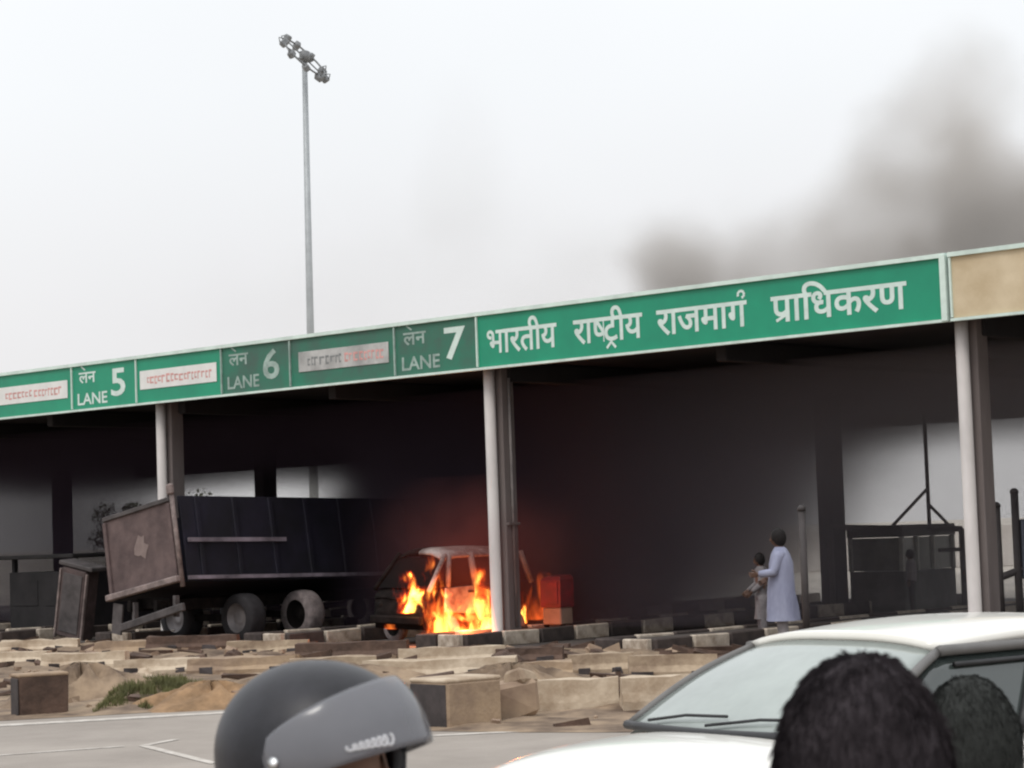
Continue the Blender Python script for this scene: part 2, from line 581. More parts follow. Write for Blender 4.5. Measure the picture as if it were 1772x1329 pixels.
def bar(vs_fs, p, q, w):
    p, q = Vector(p), Vector(q)
    d = (q - p).normalized()
    n = Vector((-d.y, d.x)) * (w / 2)
    vs_fs.append(([(p.x + n.x, p.y + n.y, 0), (p.x - n.x, p.y - n.y, 0), (q.x - n.x, q.y - n.y, 0), (q.x + n.x, q.y + n.y, 0)], [(0, 1, 2, 3)]))
def compose(items):
    """items: glyph characters, ' ' or ('half', ch) / ('ra',) / ('rakar',) / ('reph',) marks on the last glyph"""
    out_, x, last = [], 0.0, (0, 0.5)
    for it in items:
        if it == ' ':
            x += 0.30
            continue
        if isinstance(it, tuple):
            x0, w = last
            if it[0] == 'half':
                vs, fs, adv = glyph(it[1])
                cut = adv * 0.74
                vs2 = [Vector((min(v.x, cut), v.y, 0)) for v in vs]
                out_.append(([(v.x + x, v.y, 0) for v in vs2], fs))
                last = (x, cut)
                x += cut * 0.94
            elif it[0] == 'tra':          # r below a bar-less letter: caret
                c = x0 + w * 0.52
                bar(out_, (c - 0.16, -0.20), (c + 0.01, -0.03), 0.075)
                bar(out_, (c - 0.01, -0.03), (c + 0.16, -0.20), 0.075)
            elif it[0] == 'pra':          # r below a barred letter: slash
                c = x0 + w * 0.74
                bar(out_, (c - 0.30, 0.02), (c, 0.17), 0.075)
            elif it[0] == 'reph':
                c = x0 + w * 0.80
                prev = None
                for k in range(9):
                    a = R(-80 + 290 * k / 8)
                    q = (c + 0.10 * math.cos(a) - 0.02, 0.80 + 0.09 * math.sin(a))
                    if prev:
                        bar(out_, prev, q, 0.07)
                    prev = q
            continue
        vs, fs, adv = glyph(it)
        for dx, dy in (((0, 0),) if it != 'भ' else ((-0.012, 0), (0.012, 0), (0, 0.012), (0, -0.012))):
            out_.append(([(v.x + x + dx, v.y + dy, 0) for v in vs], fs))
        last = (x, adv)
        x += adv
    return out_, x
def lettering(name, items, x0, x1, zmid, h, m, parent, y, yb=None):
    """fits the composed text between x0 and x1 on a board facing -y; h = height of a capital or headline"""
    parts, wid = compose(items)
    k = (x1 - x0) / wid
    b = MB()
    for i, (vs, fs) in enumerate(parts):
        b.add([(x0 + v[0] * k, y - 0.0006 * (i % 5), zmid + (v[1] - 0.35) * h / 0.7) for v in vs], fs)
    return b.build(name, m, parent)

# ------------------------------------------------------------------ sign boards on the fascia
Z1, Z2 = 5.05, 6.07
def board(name, s0, s1, label, cat, m, group=None):
    o = thing(name, label, cat, W(0, -0.3, 0), -YAW, group)
    b = MB()
    b.box(((s0 + s1) / 2, -0.03, (Z1 + Z2) / 2), (s1 - s0 - 0.03, 0.05, Z2 - Z1 - 0.06), bev=0.006)
    b.build('panel', m, o)
    b = MB()
    b.box(((s0 + s1) / 2, -0.055, Z2 - 0.005), (s1 - s0, 0.11, 0.07))
    b.build('edge_strip', m_trim, o)
    b = MB()
    b.box(((s0 + s1) / 2, -0.05, Z1 + 0.005), (s1 - s0, 0.10, 0.045))
    b.build('edge_strip', m_trim, o)
    b = MB()
    b.box((s0 + 0.02, -0.045, (Z1 + Z2) / 2), (0.035, 0.09, Z2 - Z1 - 0.09))
    b.build('joint_strip', m_trim if m is not m_green_s else m_letter_s, o)
    return o
def lane_board(s0, s1, num, label, m, lm, dm):
    o = board('lane_sign', s0, s1, label, 'lane sign', m, 'green lane number boards on the canopy')
    w = s1 - s0
    lettering('hindi_lettering', list('लन'), s0 + 0.12 * w, s0 + 0.12 * w + 0.58, 5.78, 0.25, lm, o, -0.06)
    # e-matra stroke over the first letter
    b = MB()
    b.box((s0 + 0.12 * w + 0.15, -0.061, 5.975), (0.17, 0.003, 0.035), Euler((0, R(32), 0)))
    b.build('hindi_lettering', lm, o)
    lettering('lettering', list('LANE'), s0 + 0.08 * w, s0 + 0.08 * w + 0.48 * w, 5.30, 0.25, lm, o, -0.06)
    lettering('digit', [num], s0 + 0.60 * w, s0 + 0.60 * w + 0.26 * w, 5.60, 0.58, dm, o, -0.06)
    return o
def banner_board(s0, s1, label, m, bm_, f0, f1, split=False):
    o = board('banner_sign', s0, s1, label, 'banner sign', m, 'green boards with white banners on the canopy')
    w = s1 - s0
    b = MB()
    b.box((s0 + w * (f0 + f1) / 2, -0.065, 5.56), (w * (f1 - f0), 0.012, 0.40), bev=0.004)
    ban = b.build('banner', bm_, o)
    rnd = random.Random(int(s0 * 100))
    for (a, e, mm, nm) in ((f0 + 0.09, f0 + 0.5 * (f1 - f0), m_greyprint if split else m_redprint, 'faded_print'), (f0 + 0.52 * (f1 - f0), f1 - 0.06, m_redprint, 'faded_print')):
        b = MB()
        x = s0 + w * a
        while x < s0 + w * e - 0.03:
            ww = rnd.uniform(0.06, 0.15)
            hh = rnd.uniform(0.13, 0.21)
            zc = 5.55 + rnd.uniform(-0.012, 0.012)
            # small broken strokes, too weathered to read
            b.box((x + ww / 2, -0.073, zc + hh / 3), (ww, 0.002, hh * 0.22))
            b.box((x + ww * 0.2, -0.073, zc - hh * 0.1), (ww * 0.3, 0.002, hh * 0.66))
            if rnd.random() < 0.7:
                b.box((x + ww * 0.6, -0.073, zc - hh / 3), (ww * 0.7, 0.002, hh * 0.2))
            x += ww + rnd.uniform(0.015, 0.04)
        b.build(nm, mm, ban)
    return o
lane_board(-17.25, -15.12, '4', 'green LANE 4 board, farthest along the canopy and cut by the frame', m_green, m_letter, m_letter)
banner_board(-15.12, -12.2, 'leftmost white banner board in view, next to the frame edge', m_green, m_banner, 0.06, 0.95)
lane_board(-12.2, -9.93, '5', 'bright green LANE 5 board with white numeral', m_green, m_letter, m_letter)
banner_board(-9.93, -7.13, 'bright green board with white banner right of the LANE 5 board', m_green, m_banner, 0.05, 0.95)
lane_board(-7.13, -5.03, '6', 'LANE 6 board dulled by painted smoke haze, with grey numeral', m_green_s, m_letter_s, m_letter_s)
banner_board(-5.03, -2.07, 'board dulled by painted smoke haze, with half grey banner between lanes 6 and 7', m_green_s, m_banner_s, 0.09, 0.95, True)
lane_board(-2.07, 0.08, '7', 'LANE 7 board dulled by painted smoke haze, with bright white numeral', m_green_s, m_letter_s, m_letter)
o = board('authority_sign', 0.08, 10.03, 'long green board with white Hindi lettering above the burning van', 'sign', m_green)
words_ = [(list('भारतीय'), 0.32, 2.02), (['र', 'ा', ('half', 'ष'), 'ट', ('tra',), 'ी', 'य'], 2.44, 3.98),
          (['र', 'ा', 'ज', 'म', 'ा', 'ग', ('reph',)], 4.32, 6.20), (['प', ('pra',), 'ा', 'ि', 'ध', 'क', 'र', 'ण'], 6.72, 9.28)]
for it, a, e in words_:
    lettering('hindi_lettering', it, a, e, 5.55, 0.46, m_letter, o, -0.06)
b = MB()
b.box((9.99, -0.06, 5.56), (0.10, 0.13, 1.02))
b.build('end_strip', m_trim, o)
o = board('hoarding', 10.08, 21.0, 'plain beige hoarding board at the right end of the green signs', 'hoarding', m_beige)

# ------------------------------------------------------------------ traffic islands with painted kerb stones
b = MB()
b.box((0, 0, 0), (0.13, 0.94, 0.27), bev=0.02)
ks_w, ks_b = b.mesh('kerb_stone', m_kw), b.mesh('kerb_stone', m_kb)
isl_lab = {-18.8: 'kerbed lane island at the left edge beneath the burnt cabin', -14.1: 'kerbed lane island beside the leaning grey cabinet',
           -9.4: 'kerbed lane island under the column behind the truck', -4.7: 'kerbed lane island between truck and burning van',
           0.0: 'kerbed lane island under the column beside the fire', 5.0: 'kerbed lane island without column, in smoke right of the fire',
           10.0: 'kerbed lane island where the man in pale blue stands'}
for s_, lab in isl_lab.items():
    t0, t1 = (-5.4, 16.5) if s_ > 9 else (-2.4 if s_ > 4 else -1.5, 16.5)
    o = thing('traffic_island', lab, 'traffic island', W(s_, 0, 0), -YAW, 'kerbed islands between the toll lanes')
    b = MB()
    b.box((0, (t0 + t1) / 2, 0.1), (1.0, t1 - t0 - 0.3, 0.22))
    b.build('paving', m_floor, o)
    n = int((t1 - t0) / 1.0)
    for k in range(n):
        for sd in (-0.58, 0.58):
            inst(ks_w if k % 2 else ks_b, 'kerb_stone', o, (sd, t0 + 0.5 + k, 0.125), (random.uniform(-.02, .02), 0, random.uniform(-.02, .02)))
    inst(ks_b, 'kerb_stone', o, (-0.28, t0 - 0.02, 0.125), (0, 0, R(90)), (1, 0.55, 1))
    inst(ks_w, 'kerb_stone', o, (0.28, t0 - 0.02, 0.125), (0, 0, R(90)), (1, 0.55, 1))
# ------------------------------------------------------------------ high mast light beyond the canopy
HM_Y = 108.0
base = at(536, 640, HM_Y)
o = thing('high_mast_light', 'tall grey high mast light with tilted lamp ring beyond the canopy', 'mast light', (base.x, base.y, 0))
zt = at(527, 100, HM_Y).z
xt = at(527, 100, HM_Y).x - base.x
b = MB()
b.tube([(0, 0, 0), (xt * 0.5, 0, zt * 0.5), (xt, 0, zt + 0.3)], [0.26, 0.18, 0.13], 12)
b.build('pole', m_galv, o)
ring = bpy.data.objects.new('lamp_ring', None)
ring_me = MB()
n = 24
RR = 1.35
tilt = Euler((R(18), R(46), 0)).to_matrix()
hub = Vector((xt, 0, zt))
pts = [tilt @ Vector((RR * math.cos(2 * math.pi * k / n), RR * 0.9 * math.sin(2 * math.pi * k / n), 0)) for k in range(n + 1)]
ring_me.tube(pts, 0.05, 6, caps=False)
for k in range(0, n, 6):
    ring_me.tube([(0, 0, 0), pts[k]], 0.04, 6)
ring_me.lathe((0, 0, -0.2), [(0.0, 0), (0.26, 0), (0.26, 0.5), (0.0, 0.6)], n=12)
bpy.data.objects.remove(ring)
ring = ring_me.build('lamp_ring', m_lampbody, o, hub)
for k in range(9):
    a = 2 * math.pi * (k + 0.3) / 9
    p = tilt @ Vector(((RR + 0.08) * math.cos(a), (RR + 0.08) * 0.9 * math.sin(a), 0))
    b = MB()
    b.box((0, 0, -0.12), (0.44, 0.30, 0.34), bev=0.06)
    b.tube([(-0.15, 0, 0.05), (0, 0, 0.26), (0.15, 0, 0.05)], 0.03, 6)
    b.use(m_lampbody)
    fl = b.build('floodlight', m_lampbody, ring, p, (R(random.uniform(10, 40)), R(random.uniform(15, 60)), a))

# ------------------------------------------------------------------ wheels
def wheel(parent, name, loc, r, w, tm, rotz=0.0, axis='y'):
    b = MB()
    h = w / 2
    b.lathe((0, 0, 0), [(r * 0.60, -h), (r * 0.9, -h), (r * 0.98, -h * 0.75), (r, -h * 0.3), (r, h * 0.3), (r * 0.98, h * 0.75), (r * 0.9, h), (r * 0.60, h), (r * 0.60, -h)], axis, 28, caps=False)
    t = b.build('wheel', tm, parent, loc, (0, 0, rotz))
    b = MB()
    b.lathe((0, 0, 0), [(0.0, -h * 0.5), (r * 0.25, -h * 0.55), (r * 0.5, -h * 0.35), (r * 0.6, -h * 0.9), (r * 0.62, -h * 0.9), (r * 0.62, h * 0.9), (r * 0.5, h * 0.35), (r * 0.25, h * 0.55), (0.0, h * 0.5)], axis, 24)
    b.build('rim', m_rim if tm is not m_ashrub else m_char, t)
    return t

# ------------------------------------------------------------------ tipper truck, sagging to the left
TS, TT = -7.7, -1.9
tr = thing('tipper_truck', 'sooty dark tipper truck sagging to one side, brown tailgate towards the road', 'truck', W(TS, TT, 0), rot=(0, 0, -YAW))
body_rot = Euler((R(-1.3), R(-9.5), 0))
def bpart(b, name, m, parent=None):
    # body pieces share the lean of the load body
    mt = Matrix.Translation((0.12, 0, 0.02)) @ body_rot.to_matrix().to_4x4()
    if parent is None:
        b.v = [tuple(mt @ Vector(v)) for v in b.v]
        return b.build(name, m, tr)
    b.v = [tuple(mt @ Vector(v)) for v in b.v]
    return b.build(name, m, parent)
BL, BW, BZ0, BZ1 = 6.9, 2.3, 1.10, 2.84
b = MB()
b.box((-BW / 2 + 0.04, BL / 2, (BZ0 + BZ1) / 2), (0.08, BL, BZ1 - BZ0))
b.box((0, BL / 2, BZ0 + 0.05), (BW - 0.17, BL - 0.1, 0.10))
b.box((0, BL - 0.05, (BZ0 + BZ1) / 2 + 0.06), (BW - 0.17, 0.08, BZ1 - BZ0 - 0.12))
bpart(b, 'load_body', m_navy)
b = MB()
b.box((BW / 2 - 0.04, BL / 2 + 0.05, (BZ0 + BZ1) / 2), (0.08, BL - 0.1, BZ1 - BZ0), bev=0.01)
side = bpart(b, 'side_board', m_navy)
for k in range(7):
    b = MB()
    b.box((BW / 2 + 0.03, 0.5 + k * 0.98, (BZ0 + BZ1) / 2), (0.055, 0.10, BZ1 - BZ0 - 0.06), bev=0.01)
    bpart(b, 'stake', m_navy, side)
b = MB()
b.box((BW / 2 + 0.075, 1.45, 1.93), (0.035, 2.6, 0.085))
bpart(b, 'side_rail', m_stripe, side)
b = MB()
b.box((BW / 2 + 0.075, BL / 2, 1.17), (0.035, BL - 0.1, 0.075))
bpart(b, 'side_rail', m_stripe, side)
b = MB()
b.box((0, -0.05, (BZ0 + BZ1) / 2), (BW - 0.05, 0.07, BZ1 - BZ0 - 0.05), bev=0.01)
tail = bpart(b, 'tailgate', m_tail)
b = MB()
b.box((0, -0.10, BZ1 - 0.06), (BW - 0.1, 0.06, 0.09), bev=0.01)
bpart(b, 'rib', m_soot2, tail)
for x in (-BW / 2 + 0.10, BW / 2 - 0.10):
    b = MB()
    b.box((x, -0.105, (BZ0 + BZ1) / 2 - 0.04), (0.10, 0.07, BZ1 - BZ0 - 0.2), bev=0.01)
    bpart(b, 'rib', m_tail, tail)
b = MB()
b.box((0, -0.14, BZ0 + 0.06), (BW + 0.02, 0.16, 0.13), bev=0.02)
bpart(b, 'rib', m_tailpale, tail)
b = MB()
rr = random.Random(2)
b.add([(0.02 + 0.26 * rr.uniform(.45, 1) * math.cos(k * 0.449), -0.092, 2.0 + 0.34 * rr.uniform(.45, 1) * math.sin(k * 0.449)) for k in range(14)], [tuple(range(14))])
bpart(b, 'scraped_patch', mat('rubbed brown paint', (0.25, 0.195, 0.18), 0.85, col2=(0.19, 0.14, 0.13), scale=5), tail)
b = MB()
b.tube([(BW / 2, -0.06, BZ0 - 0.1), (BW / 2 + 0.02, -0.10, BZ1 + 0.18)], 0.05, 8)
b.box((BW / 2 + 0.02, -0.12, BZ1 + 0.12), (0.16, 0.12, 0.22), bev=0.03)
bpart(b, 'corner_post', m_tailpale)
# chassis, under-run bar, mudguards
b = MB()
for x in (-0.42, 0.42):
    b.box((x, 4.6, 0.82), (0.10, 9.6, 0.22))
b.box((0, 0.15, 0.86), (1.0, 0.12, 0.2))
b.build('chassis', m_char, tr)
b = MB()
b.box((0.35, -0.22, 0.60), (2.0, 0.10, 0.16), Euler((0, R(-12), 0)), bev=0.02)
ub = b.build('underrun_bar', m_soot2, tr)
for x in (-0.35, 0.95):
    b = MB()
    b.box((x, -0.10, 0.72 + x * 0.1), (0.08, 0.10, 0.42))
    b.build('bracket', m_soot2, ub)
b = MB()
b.box((-0.95, -0.08, 0.56), (0.30, 0.04, 0.62), Euler((0, R(8), 0)))
b.build('mud_flap', m_soot2, tr)
for k in range(2):
    for sd in (-1, 1):
        wheel(tr, 'wheel', (sd * 0.98, 1.62 + 1.62 * k, 0.50), 0.5, 0.42, m_ashrub if sd > 0 and k == 1 else m_rubber)
for sd in (-1, 1):
    wheel(tr, 'wheel', (sd * 1.0, 6.9, 0.33 if sd > 0 else 0.45), 0.42, 0.28, m_ashrub)
b = MB()
for y in (1.62, 3.24, 6.9):
    b = MB()
    b.box((0, y, 0.5), (1.7, 0.14, 0.14))
    b.build('axle', m_char, tr)
# burnt cab at the far end
b = MB()
cabp = [(-1.1, 7.25, 0.7), (1.1, 7.25, 0.7), (1.1, 8.9, 0.7), (-1.1, 8.9, 0.7)]
cab_rings = []
for z, y0, y1, hw in ((0.65, 7.25, 9.0, 1.1), (1.5, 7.25, 9.05, 1.12), (1.75, 7.25, 9.0, 1.1), (2.45, 7.3, 8.75, 1.02), (2.55, 7.4, 8.6, 0.94)):
    cab_rings.append([(-hw, y0, z), (hw, y0, z), (hw, y1, z), (-hw, y1, z)])
b.loft(cab_rings, smooth=False)
cab = b.build('cab', m_navy, tr)
b = MB()
b.add([(1.115, 7.6, 1.72), (1.115, 8.7, 1.72), (1.04, 8.55, 2.36), (1.04, 7.6, 2.36)], [(0, 1, 2, 3)])
b.build('window', m_void, cab)

# ------------------------------------------------------------------ burning van: lying towards us, seen from its left side
VS, VT = -1.95, -0.62           # nose; the body runs back along +t
van = thing('burning_van', 'small white van burning at the toll lane, nose towards the road', 'van', W(VS, VT, 0), rot=(0, R(2), -YAW))
VW = 0.76
DY = -0.52
# side silhouette as stations along y (nose at 0), each ring of the lower body
def vring(y, zb, zt, hw, tuck=0.03):
    return [(-hw + tuck, y, zb), (hw - tuck, y, zb), (hw, y, (zb + zt) * 0.5), (hw - tuck, y, zt), (-hw + tuck, y, zt), (-hw, y, (zb + zt) * 0.5)]
b = MB()
b.loft([vring(0.0, 0.42, 0.62, 0.60), vring(0.06, 0.30, 0.84, 0.70), vring(0.2, 0.28, 0.96, 0.745), vring(0.45, 0.28, 1.05, VW), vring(0.9, 0.28, 1.09, VW), vring(2.6, 0.30, 1.12, VW), vring(2.98, 0.32, 1.10, 0.73), vring(3.05, 0.40, 1.0, 0.70)], smooth=False)
vb = b.build('body', m_char, van)
# white door skin below the window, scorched nose
b = MB()
b.loft([[(VW + 0.004, 0.98 + DY, 0.62), (VW + 0.004, 1.82 + DY, 0.55), (VW - 0.015, 1.86 + DY, 1.09), (VW - 0.015, 1.02 + DY, 1.07)],
        [(VW + 0.022, 1.00 + DY, 0.64), (VW + 0.022, 1.80 + DY, 0.57), (VW + 0.003, 1.84 + DY, 1.08), (VW + 0.003, 1.04 + DY, 1.06)]], smooth=False)
dr = b.build('door', m_vanw, van)
b = MB()
b.box((VW + 0.03, 1.70 + DY, 0.98), (0.03, 0.16, 0.03), bev=0.006)
b.build('handle', m_char, dr)
# greenhouse: pillars and roof
zr = 1.74
def pil(name, p, q, r0=0.05):
    b = MB()
    b.tube([p, q], r0, 8)
    return b.build(name, m_vanw if p[0] > 0 else m_char, van)
for sd in (-1, 1):
    pil('windscreen_pillar', (sd * 0.72, 0.62 + DY, 1.02), (sd * 0.60, 1.18 + DY, zr - 0.05), 0.045)
    pil('door_pillar', (sd * 0.73, 1.88 + DY, 1.09), (sd * 0.61, 1.86 + DY, zr - 0.03), 0.07)
    pil('rear_pillar', (sd * 0.71, 3.50 + DY, 1.08), (sd * 0.60, 3.30 + DY, zr - 0.04), 0.06)
    pil('door_pillar', (sd * 0.73, 1.12 + DY, 1.07), (sd * 0.63, 1.26 + DY, zr - 0.08), 0.05)
def roofs(y, z, hw, x0, x1):
    up, dn = [], []
    for k in range(5):
        x = x0 + (x1 - x0) * k / 4
        q = z + 0.05 - 0.15 * (abs(x) / hw) ** 3.2
        up.append((x, y, q))
        dn.append((x * 0.99, y, q - 0.05))
    return up + dn[::-1]
for nm, m_, fa, fb in (('roof', m_vanw, -0.05, 1.0), ('burnt_roof_half', m_char, -1.0, -0.052)):
    b = MB()
    b.loft([roofs(1.12 + DY, zr - 0.06, 0.62, fa * 0.60, fb * 0.60), roofs(1.22 + DY, zr - 0.01, 0.64, fa * 0.63, fb * 0.63), roofs(1.45 + DY, zr + 0.02, 0.66, fa * 0.65, fb * 0.65), roofs(2.4 + DY, zr + 0.03, 0.66, fa * 0.66, fb * 0.66), roofs(3.25 + DY, zr - 0.01, 0.64, fa * 0.63, fb * 0.63), roofs(3.36 + DY, zr - 0.06, 0.62, fa * 0.6, fb * 0.6)])
    b.build(nm, m_, van)
b = MB()
b.add([(0.71, 1.20 + DY, 1.12), (0.71, 1.80 + DY, 1.12), (0.62, 1.78 + DY, 1.62), (0.625, 1.33 + DY, 1.62)], [(0, 1, 2, 3)])
b.build('window', m_void, van)
b = MB()
b.add([(0.71, 1.96 + DY, 1.12), (0.70, 3.40 + DY, 1.12), (0.60, 3.22 + DY, 1.62), (0.61, 1.94 + DY, 1.62)], [(0, 1, 2, 3)])
b.build('window', m_void, van)
b = MB()
b.add([(-0.66, 0.66 + DY, 1.06), (0.66, 0.66 + DY, 1.06), (0.56, 1.16 + DY, 1.62), (-0.56, 1.16 + DY, 1.62)], [(0, 1, 2, 3)])
b.build('windscreen', m_void, van)
b = MB()
b.box((0, -0.05, 0.47), (1.36, 0.12, 0.16), bev=0.03)
b.build('bumper', m_char, van)
b = MB()
b.grid(lambda u, v: Vector((-0.68 + 1.36 * u, 0.04 + 0.16 * v, 0.86 + 0.20 * v + 0.02 * math.sin(9 * u + 5 * v))), 8, 6)
solid(b.build('bonnet', m_char, van), 0.02)
for x in (-0.52, 0.52):
    b = MB()
    b.ell((x, 0.06, 0.72), (0.11, 0.05, 0.08), 12, 8)
    b.build('headlight', m_char, van)
for y in (0.62, 2.45):
    for sd in (-1, 1):
        wheel(van, 'wheel', (sd * 0.68, y, 0.28), 0.28, 0.17, m_ashrub)

# ------------------------------------------------------------------ flames: glowing gas
def vol_math(nt_, op, a, b_=None, c_=None, clamp=False):
    nd = nt_.nodes.new('ShaderNodeMath')
    nd.operation = op
    nd.use_clamp = clamp
    for i, x in enumerate((a, b_, c_)):
        if x is None:
            continue
        if isinstance(x, (int, float)):
            nd.inputs[i].default_value = x
        else:
            nt_.links.new(x, nd.inputs[i])
    return nd.outputs[0]
def sstep(nt_, x, e0, e1, v0=0.0, v1=1.0):
    nd = nt_.nodes.new('ShaderNodeMapRange')
    nd.interpolation_type = 'SMOOTHSTEP'
    nt_.links.new(x, nd.inputs['Value'])
    nd.inputs['From Min'].default_value = e0
    nd.inputs['From Max'].default_value = e1
    nd.inputs['To Min'].default_value = v0
    nd.inputs['To Max'].default_value = v1
    return nd.outputs['Result']
def flame_mat(name, strength=26.0, seed=0.0, hot=1.0):
    m = bpy.data.materials.new(name)
    m.use_nodes = True
    n = m.node_tree
    n.nodes.clear()
    o_ = n.nodes.new('ShaderNodeOutputMaterial')
    tcn = n.nodes.new('ShaderNodeTexCoord')
    # object coordinates: unit column, z 0..1, radius 1
    mp = n.nodes.new('ShaderNodeMapping')
    mp.inputs['Location'].default_value = (seed, seed * 1.7, -seed)
    mp.inputs['Scale'].default_value = (1.5, 1.5, 1.7)
    n.links.new(tcn.outputs['Object'], mp.inputs['Vector'])
    tx = n.nodes.new('ShaderNodeTexNoise')
    tx.inputs['Scale'].default_value = 1.5
    tx.inputs['Detail'].default_value = 2.5
    tx.inputs['Distortion'].default_value = 0.6
    n.links.new(mp.outputs['Vector'], tx.inputs['Vector'])
    sp = n.nodes.new('ShaderNodeSeparateXYZ')
    n.links.new(tcn.outputs['Object'], sp.inputs[0])
    r2 = vol_math(n, 'SQRT', vol_math(n, 'ADD', vol_math(n, 'MULTIPLY', sp.outputs['X'], sp.outputs['X']), vol_math(n, 'MULTIPLY', sp.outputs['Y'], sp.outputs['Y'])))
    z = sp.outputs['Z']
    wid = vol_math(n, 'SUBTRACT', 1.0, vol_math(n, 'MULTIPLY', z, 0.8))
    shape = vol_math(n, 'SUBTRACT', wid, r2)                    # 1 in the core base, <0 outside
    val = vol_math(n, 'ADD', vol_math(n, 'MULTIPLY', shape, 0.75), vol_math(n, 'MULTIPLY', vol_math(n, 'SUBTRACT', tx.outputs['Fac'], 0.5), 2.6))
    val = vol_math(n, 'MULTIPLY', val, sstep(n, z, 0.0, 0.06))
    val = vol_math(n, 'MULTIPLY', val, sstep(n, z, 0.98, 0.75))
    val = vol_math(n, 'MULTIPLY', val, sstep(n, r2, 0.98, 0.75))
    core = sstep(n, val, 0.10, 0.75)
    rp = n.nodes.new('ShaderNodeValToRGB')
    e = rp.color_ramp.elements
    e[0].position = 0.0
    e[0].color = (1, 0.02, 0.008, 1)
    e[1].position = 1.0
    e[1].color = (1, 0.46 * hot, 0.075 * hot, 1)
    x_ = e.new(0.45)
    x_.color = (1, 0.13, 0.014, 1)
    n.links.new(core, rp.inputs[0])
    em = n.nodes.new('ShaderNodeEmission')
    n.links.new(rp.outputs['Color'], em.inputs['Color'])
    n.links.new(vol_math(n, 'MULTIPLY', vol_math(n, 'POWER', core, 1.5), strength), em.inputs['Strength'])
    n.links.new(em.outputs[0], o_.inputs['Volume'])
    return m
b = MB()
b.lathe((0, 0, 0), [(0.99, 0.0), (1.0, 0.3), (0.85, 0.7), (0.45, 1.0)], n=16)
flame_me0 = b.mesh('flame', None)
def flame(px, py, Y, w, h, label, seed, strength=26, hot=1.0):
    p = at(px, py, Y)
    me = flame_me0.copy()
    me.materials.clear()
    me.materials.append(flame_mat('glowing flame', strength, seed, hot))
    o = bpy.data.objects.new('flame', me)
    COL.objects.link(o)
    o.location = p
    o.scale = (w, w * 0.8, h)
    tag(o, label, 'fire', 'flames on and around the burning van')
    return o
vy = lambda t_: W(-1.0, t_, 0).y
flame(838, 1106, vy(1.3) - 0.3, 0.52, 1.55, 'tallest yellow flame against the pale column', 1.3, 40.0, 1.6)
flame(798, 1112, vy(0.7) - 0.5, 0.62, 0.95, 'broad orange flame under the van door', 4.1, 22.0)
flame(760, 1108, vy(0.0) - 0.45, 0.40, 1.15, 'narrow orange flame at the front wheel of the van', 7.7, 24.0)
flame(714, 1064, W(-1.9, -0.45).y - 0.3, 0.44, 0.95, 'separate yellow flame on the van nose', 3.3, 40.0, 1.6)
flame(752, 1030, W(-1.5, 0.0).y - 0.1, 0.28, 0.95, 'thin pinkish red flame along the windscreen pillar', 12.4, 12.0, 0.6)
flame(903, 1082, W(-0.9, 2.5).y - 0.2, 0.20, 0.80, 'small pink flame right of the pale column', 15.8, 40.0, 1.4)
flame(938, 1076, W(-0.5, 2.2).y - 0.35, 0.42, 1.15, 'soft red flame licking beside the tan cabinet', 18.3, 4.0, 0.3)
flame(792, 1126, W(-1.2, -0.5).y - 0.4, 0.75, 0.30, 'low spreading fire on the ground before the van', 25.3, 26.0, 0.9)
flame(864, 1040, W(-1.1, 1.8).y - 0.2, 0.36, 0.85, 'red flame licking into the van rear window', 21.9, 12.0, 0.5)
flame(688, 1090, W(-2.6, -0.6).y - 0.2, 0.34, 0.60, 'dull red flame on the ground between truck and van nose', 31.7, 8.0, 0.5)
# light thrown by the fire
for (p, e_) in ((at(805, 1075, vy(0.6) - 1.0), 150), (at(725, 1040, vy(-0.5) - 0.3), 34), (at(925, 1060, W(-0.6, 2.9).y - 0.3), 10)):
    ld = bpy.data.lights.new('fire_glow', 'POINT')
    ld.energy = e_
    ld.color = (1.0, 0.22, 0.06)
    ld.shadow_soft_size = 0.25
    lo = bpy.data.objects.new('fire_glow', ld)
    COL.objects.link(lo)
    lo.location = p

# cabinet on the island behind the column
o = thing('cabinet', 'tan metal cabinet, red fire glow painted on its upper part, on the island right of the burning van', 'cabinet', W(-0.1, 1.85, 0.2), -YAW)
b = MB()
b.box((0, 0, 0.22), (0.46, 0.36, 0.32), bev=0.02)
bs = b.build('base', m_tan, o)
for x in (-0.2, 0.2):
    b = MB()
    b.box((x, -0.1, 0.03), (0.05, 0.1, 0.07))
    b.build('foot', m_char, bs)
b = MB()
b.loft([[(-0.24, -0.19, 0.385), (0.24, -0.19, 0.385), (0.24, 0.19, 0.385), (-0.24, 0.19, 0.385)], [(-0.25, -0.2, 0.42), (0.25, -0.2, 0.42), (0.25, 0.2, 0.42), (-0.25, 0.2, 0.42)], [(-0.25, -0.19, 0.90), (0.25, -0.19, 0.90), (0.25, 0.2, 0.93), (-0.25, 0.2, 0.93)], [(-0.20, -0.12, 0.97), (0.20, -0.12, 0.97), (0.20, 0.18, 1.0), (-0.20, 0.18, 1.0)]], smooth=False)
bx = b.build('cabinet_body', m_redglow, o)
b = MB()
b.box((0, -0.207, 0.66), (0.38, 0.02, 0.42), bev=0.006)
b.build('door', m_redglow, bx)

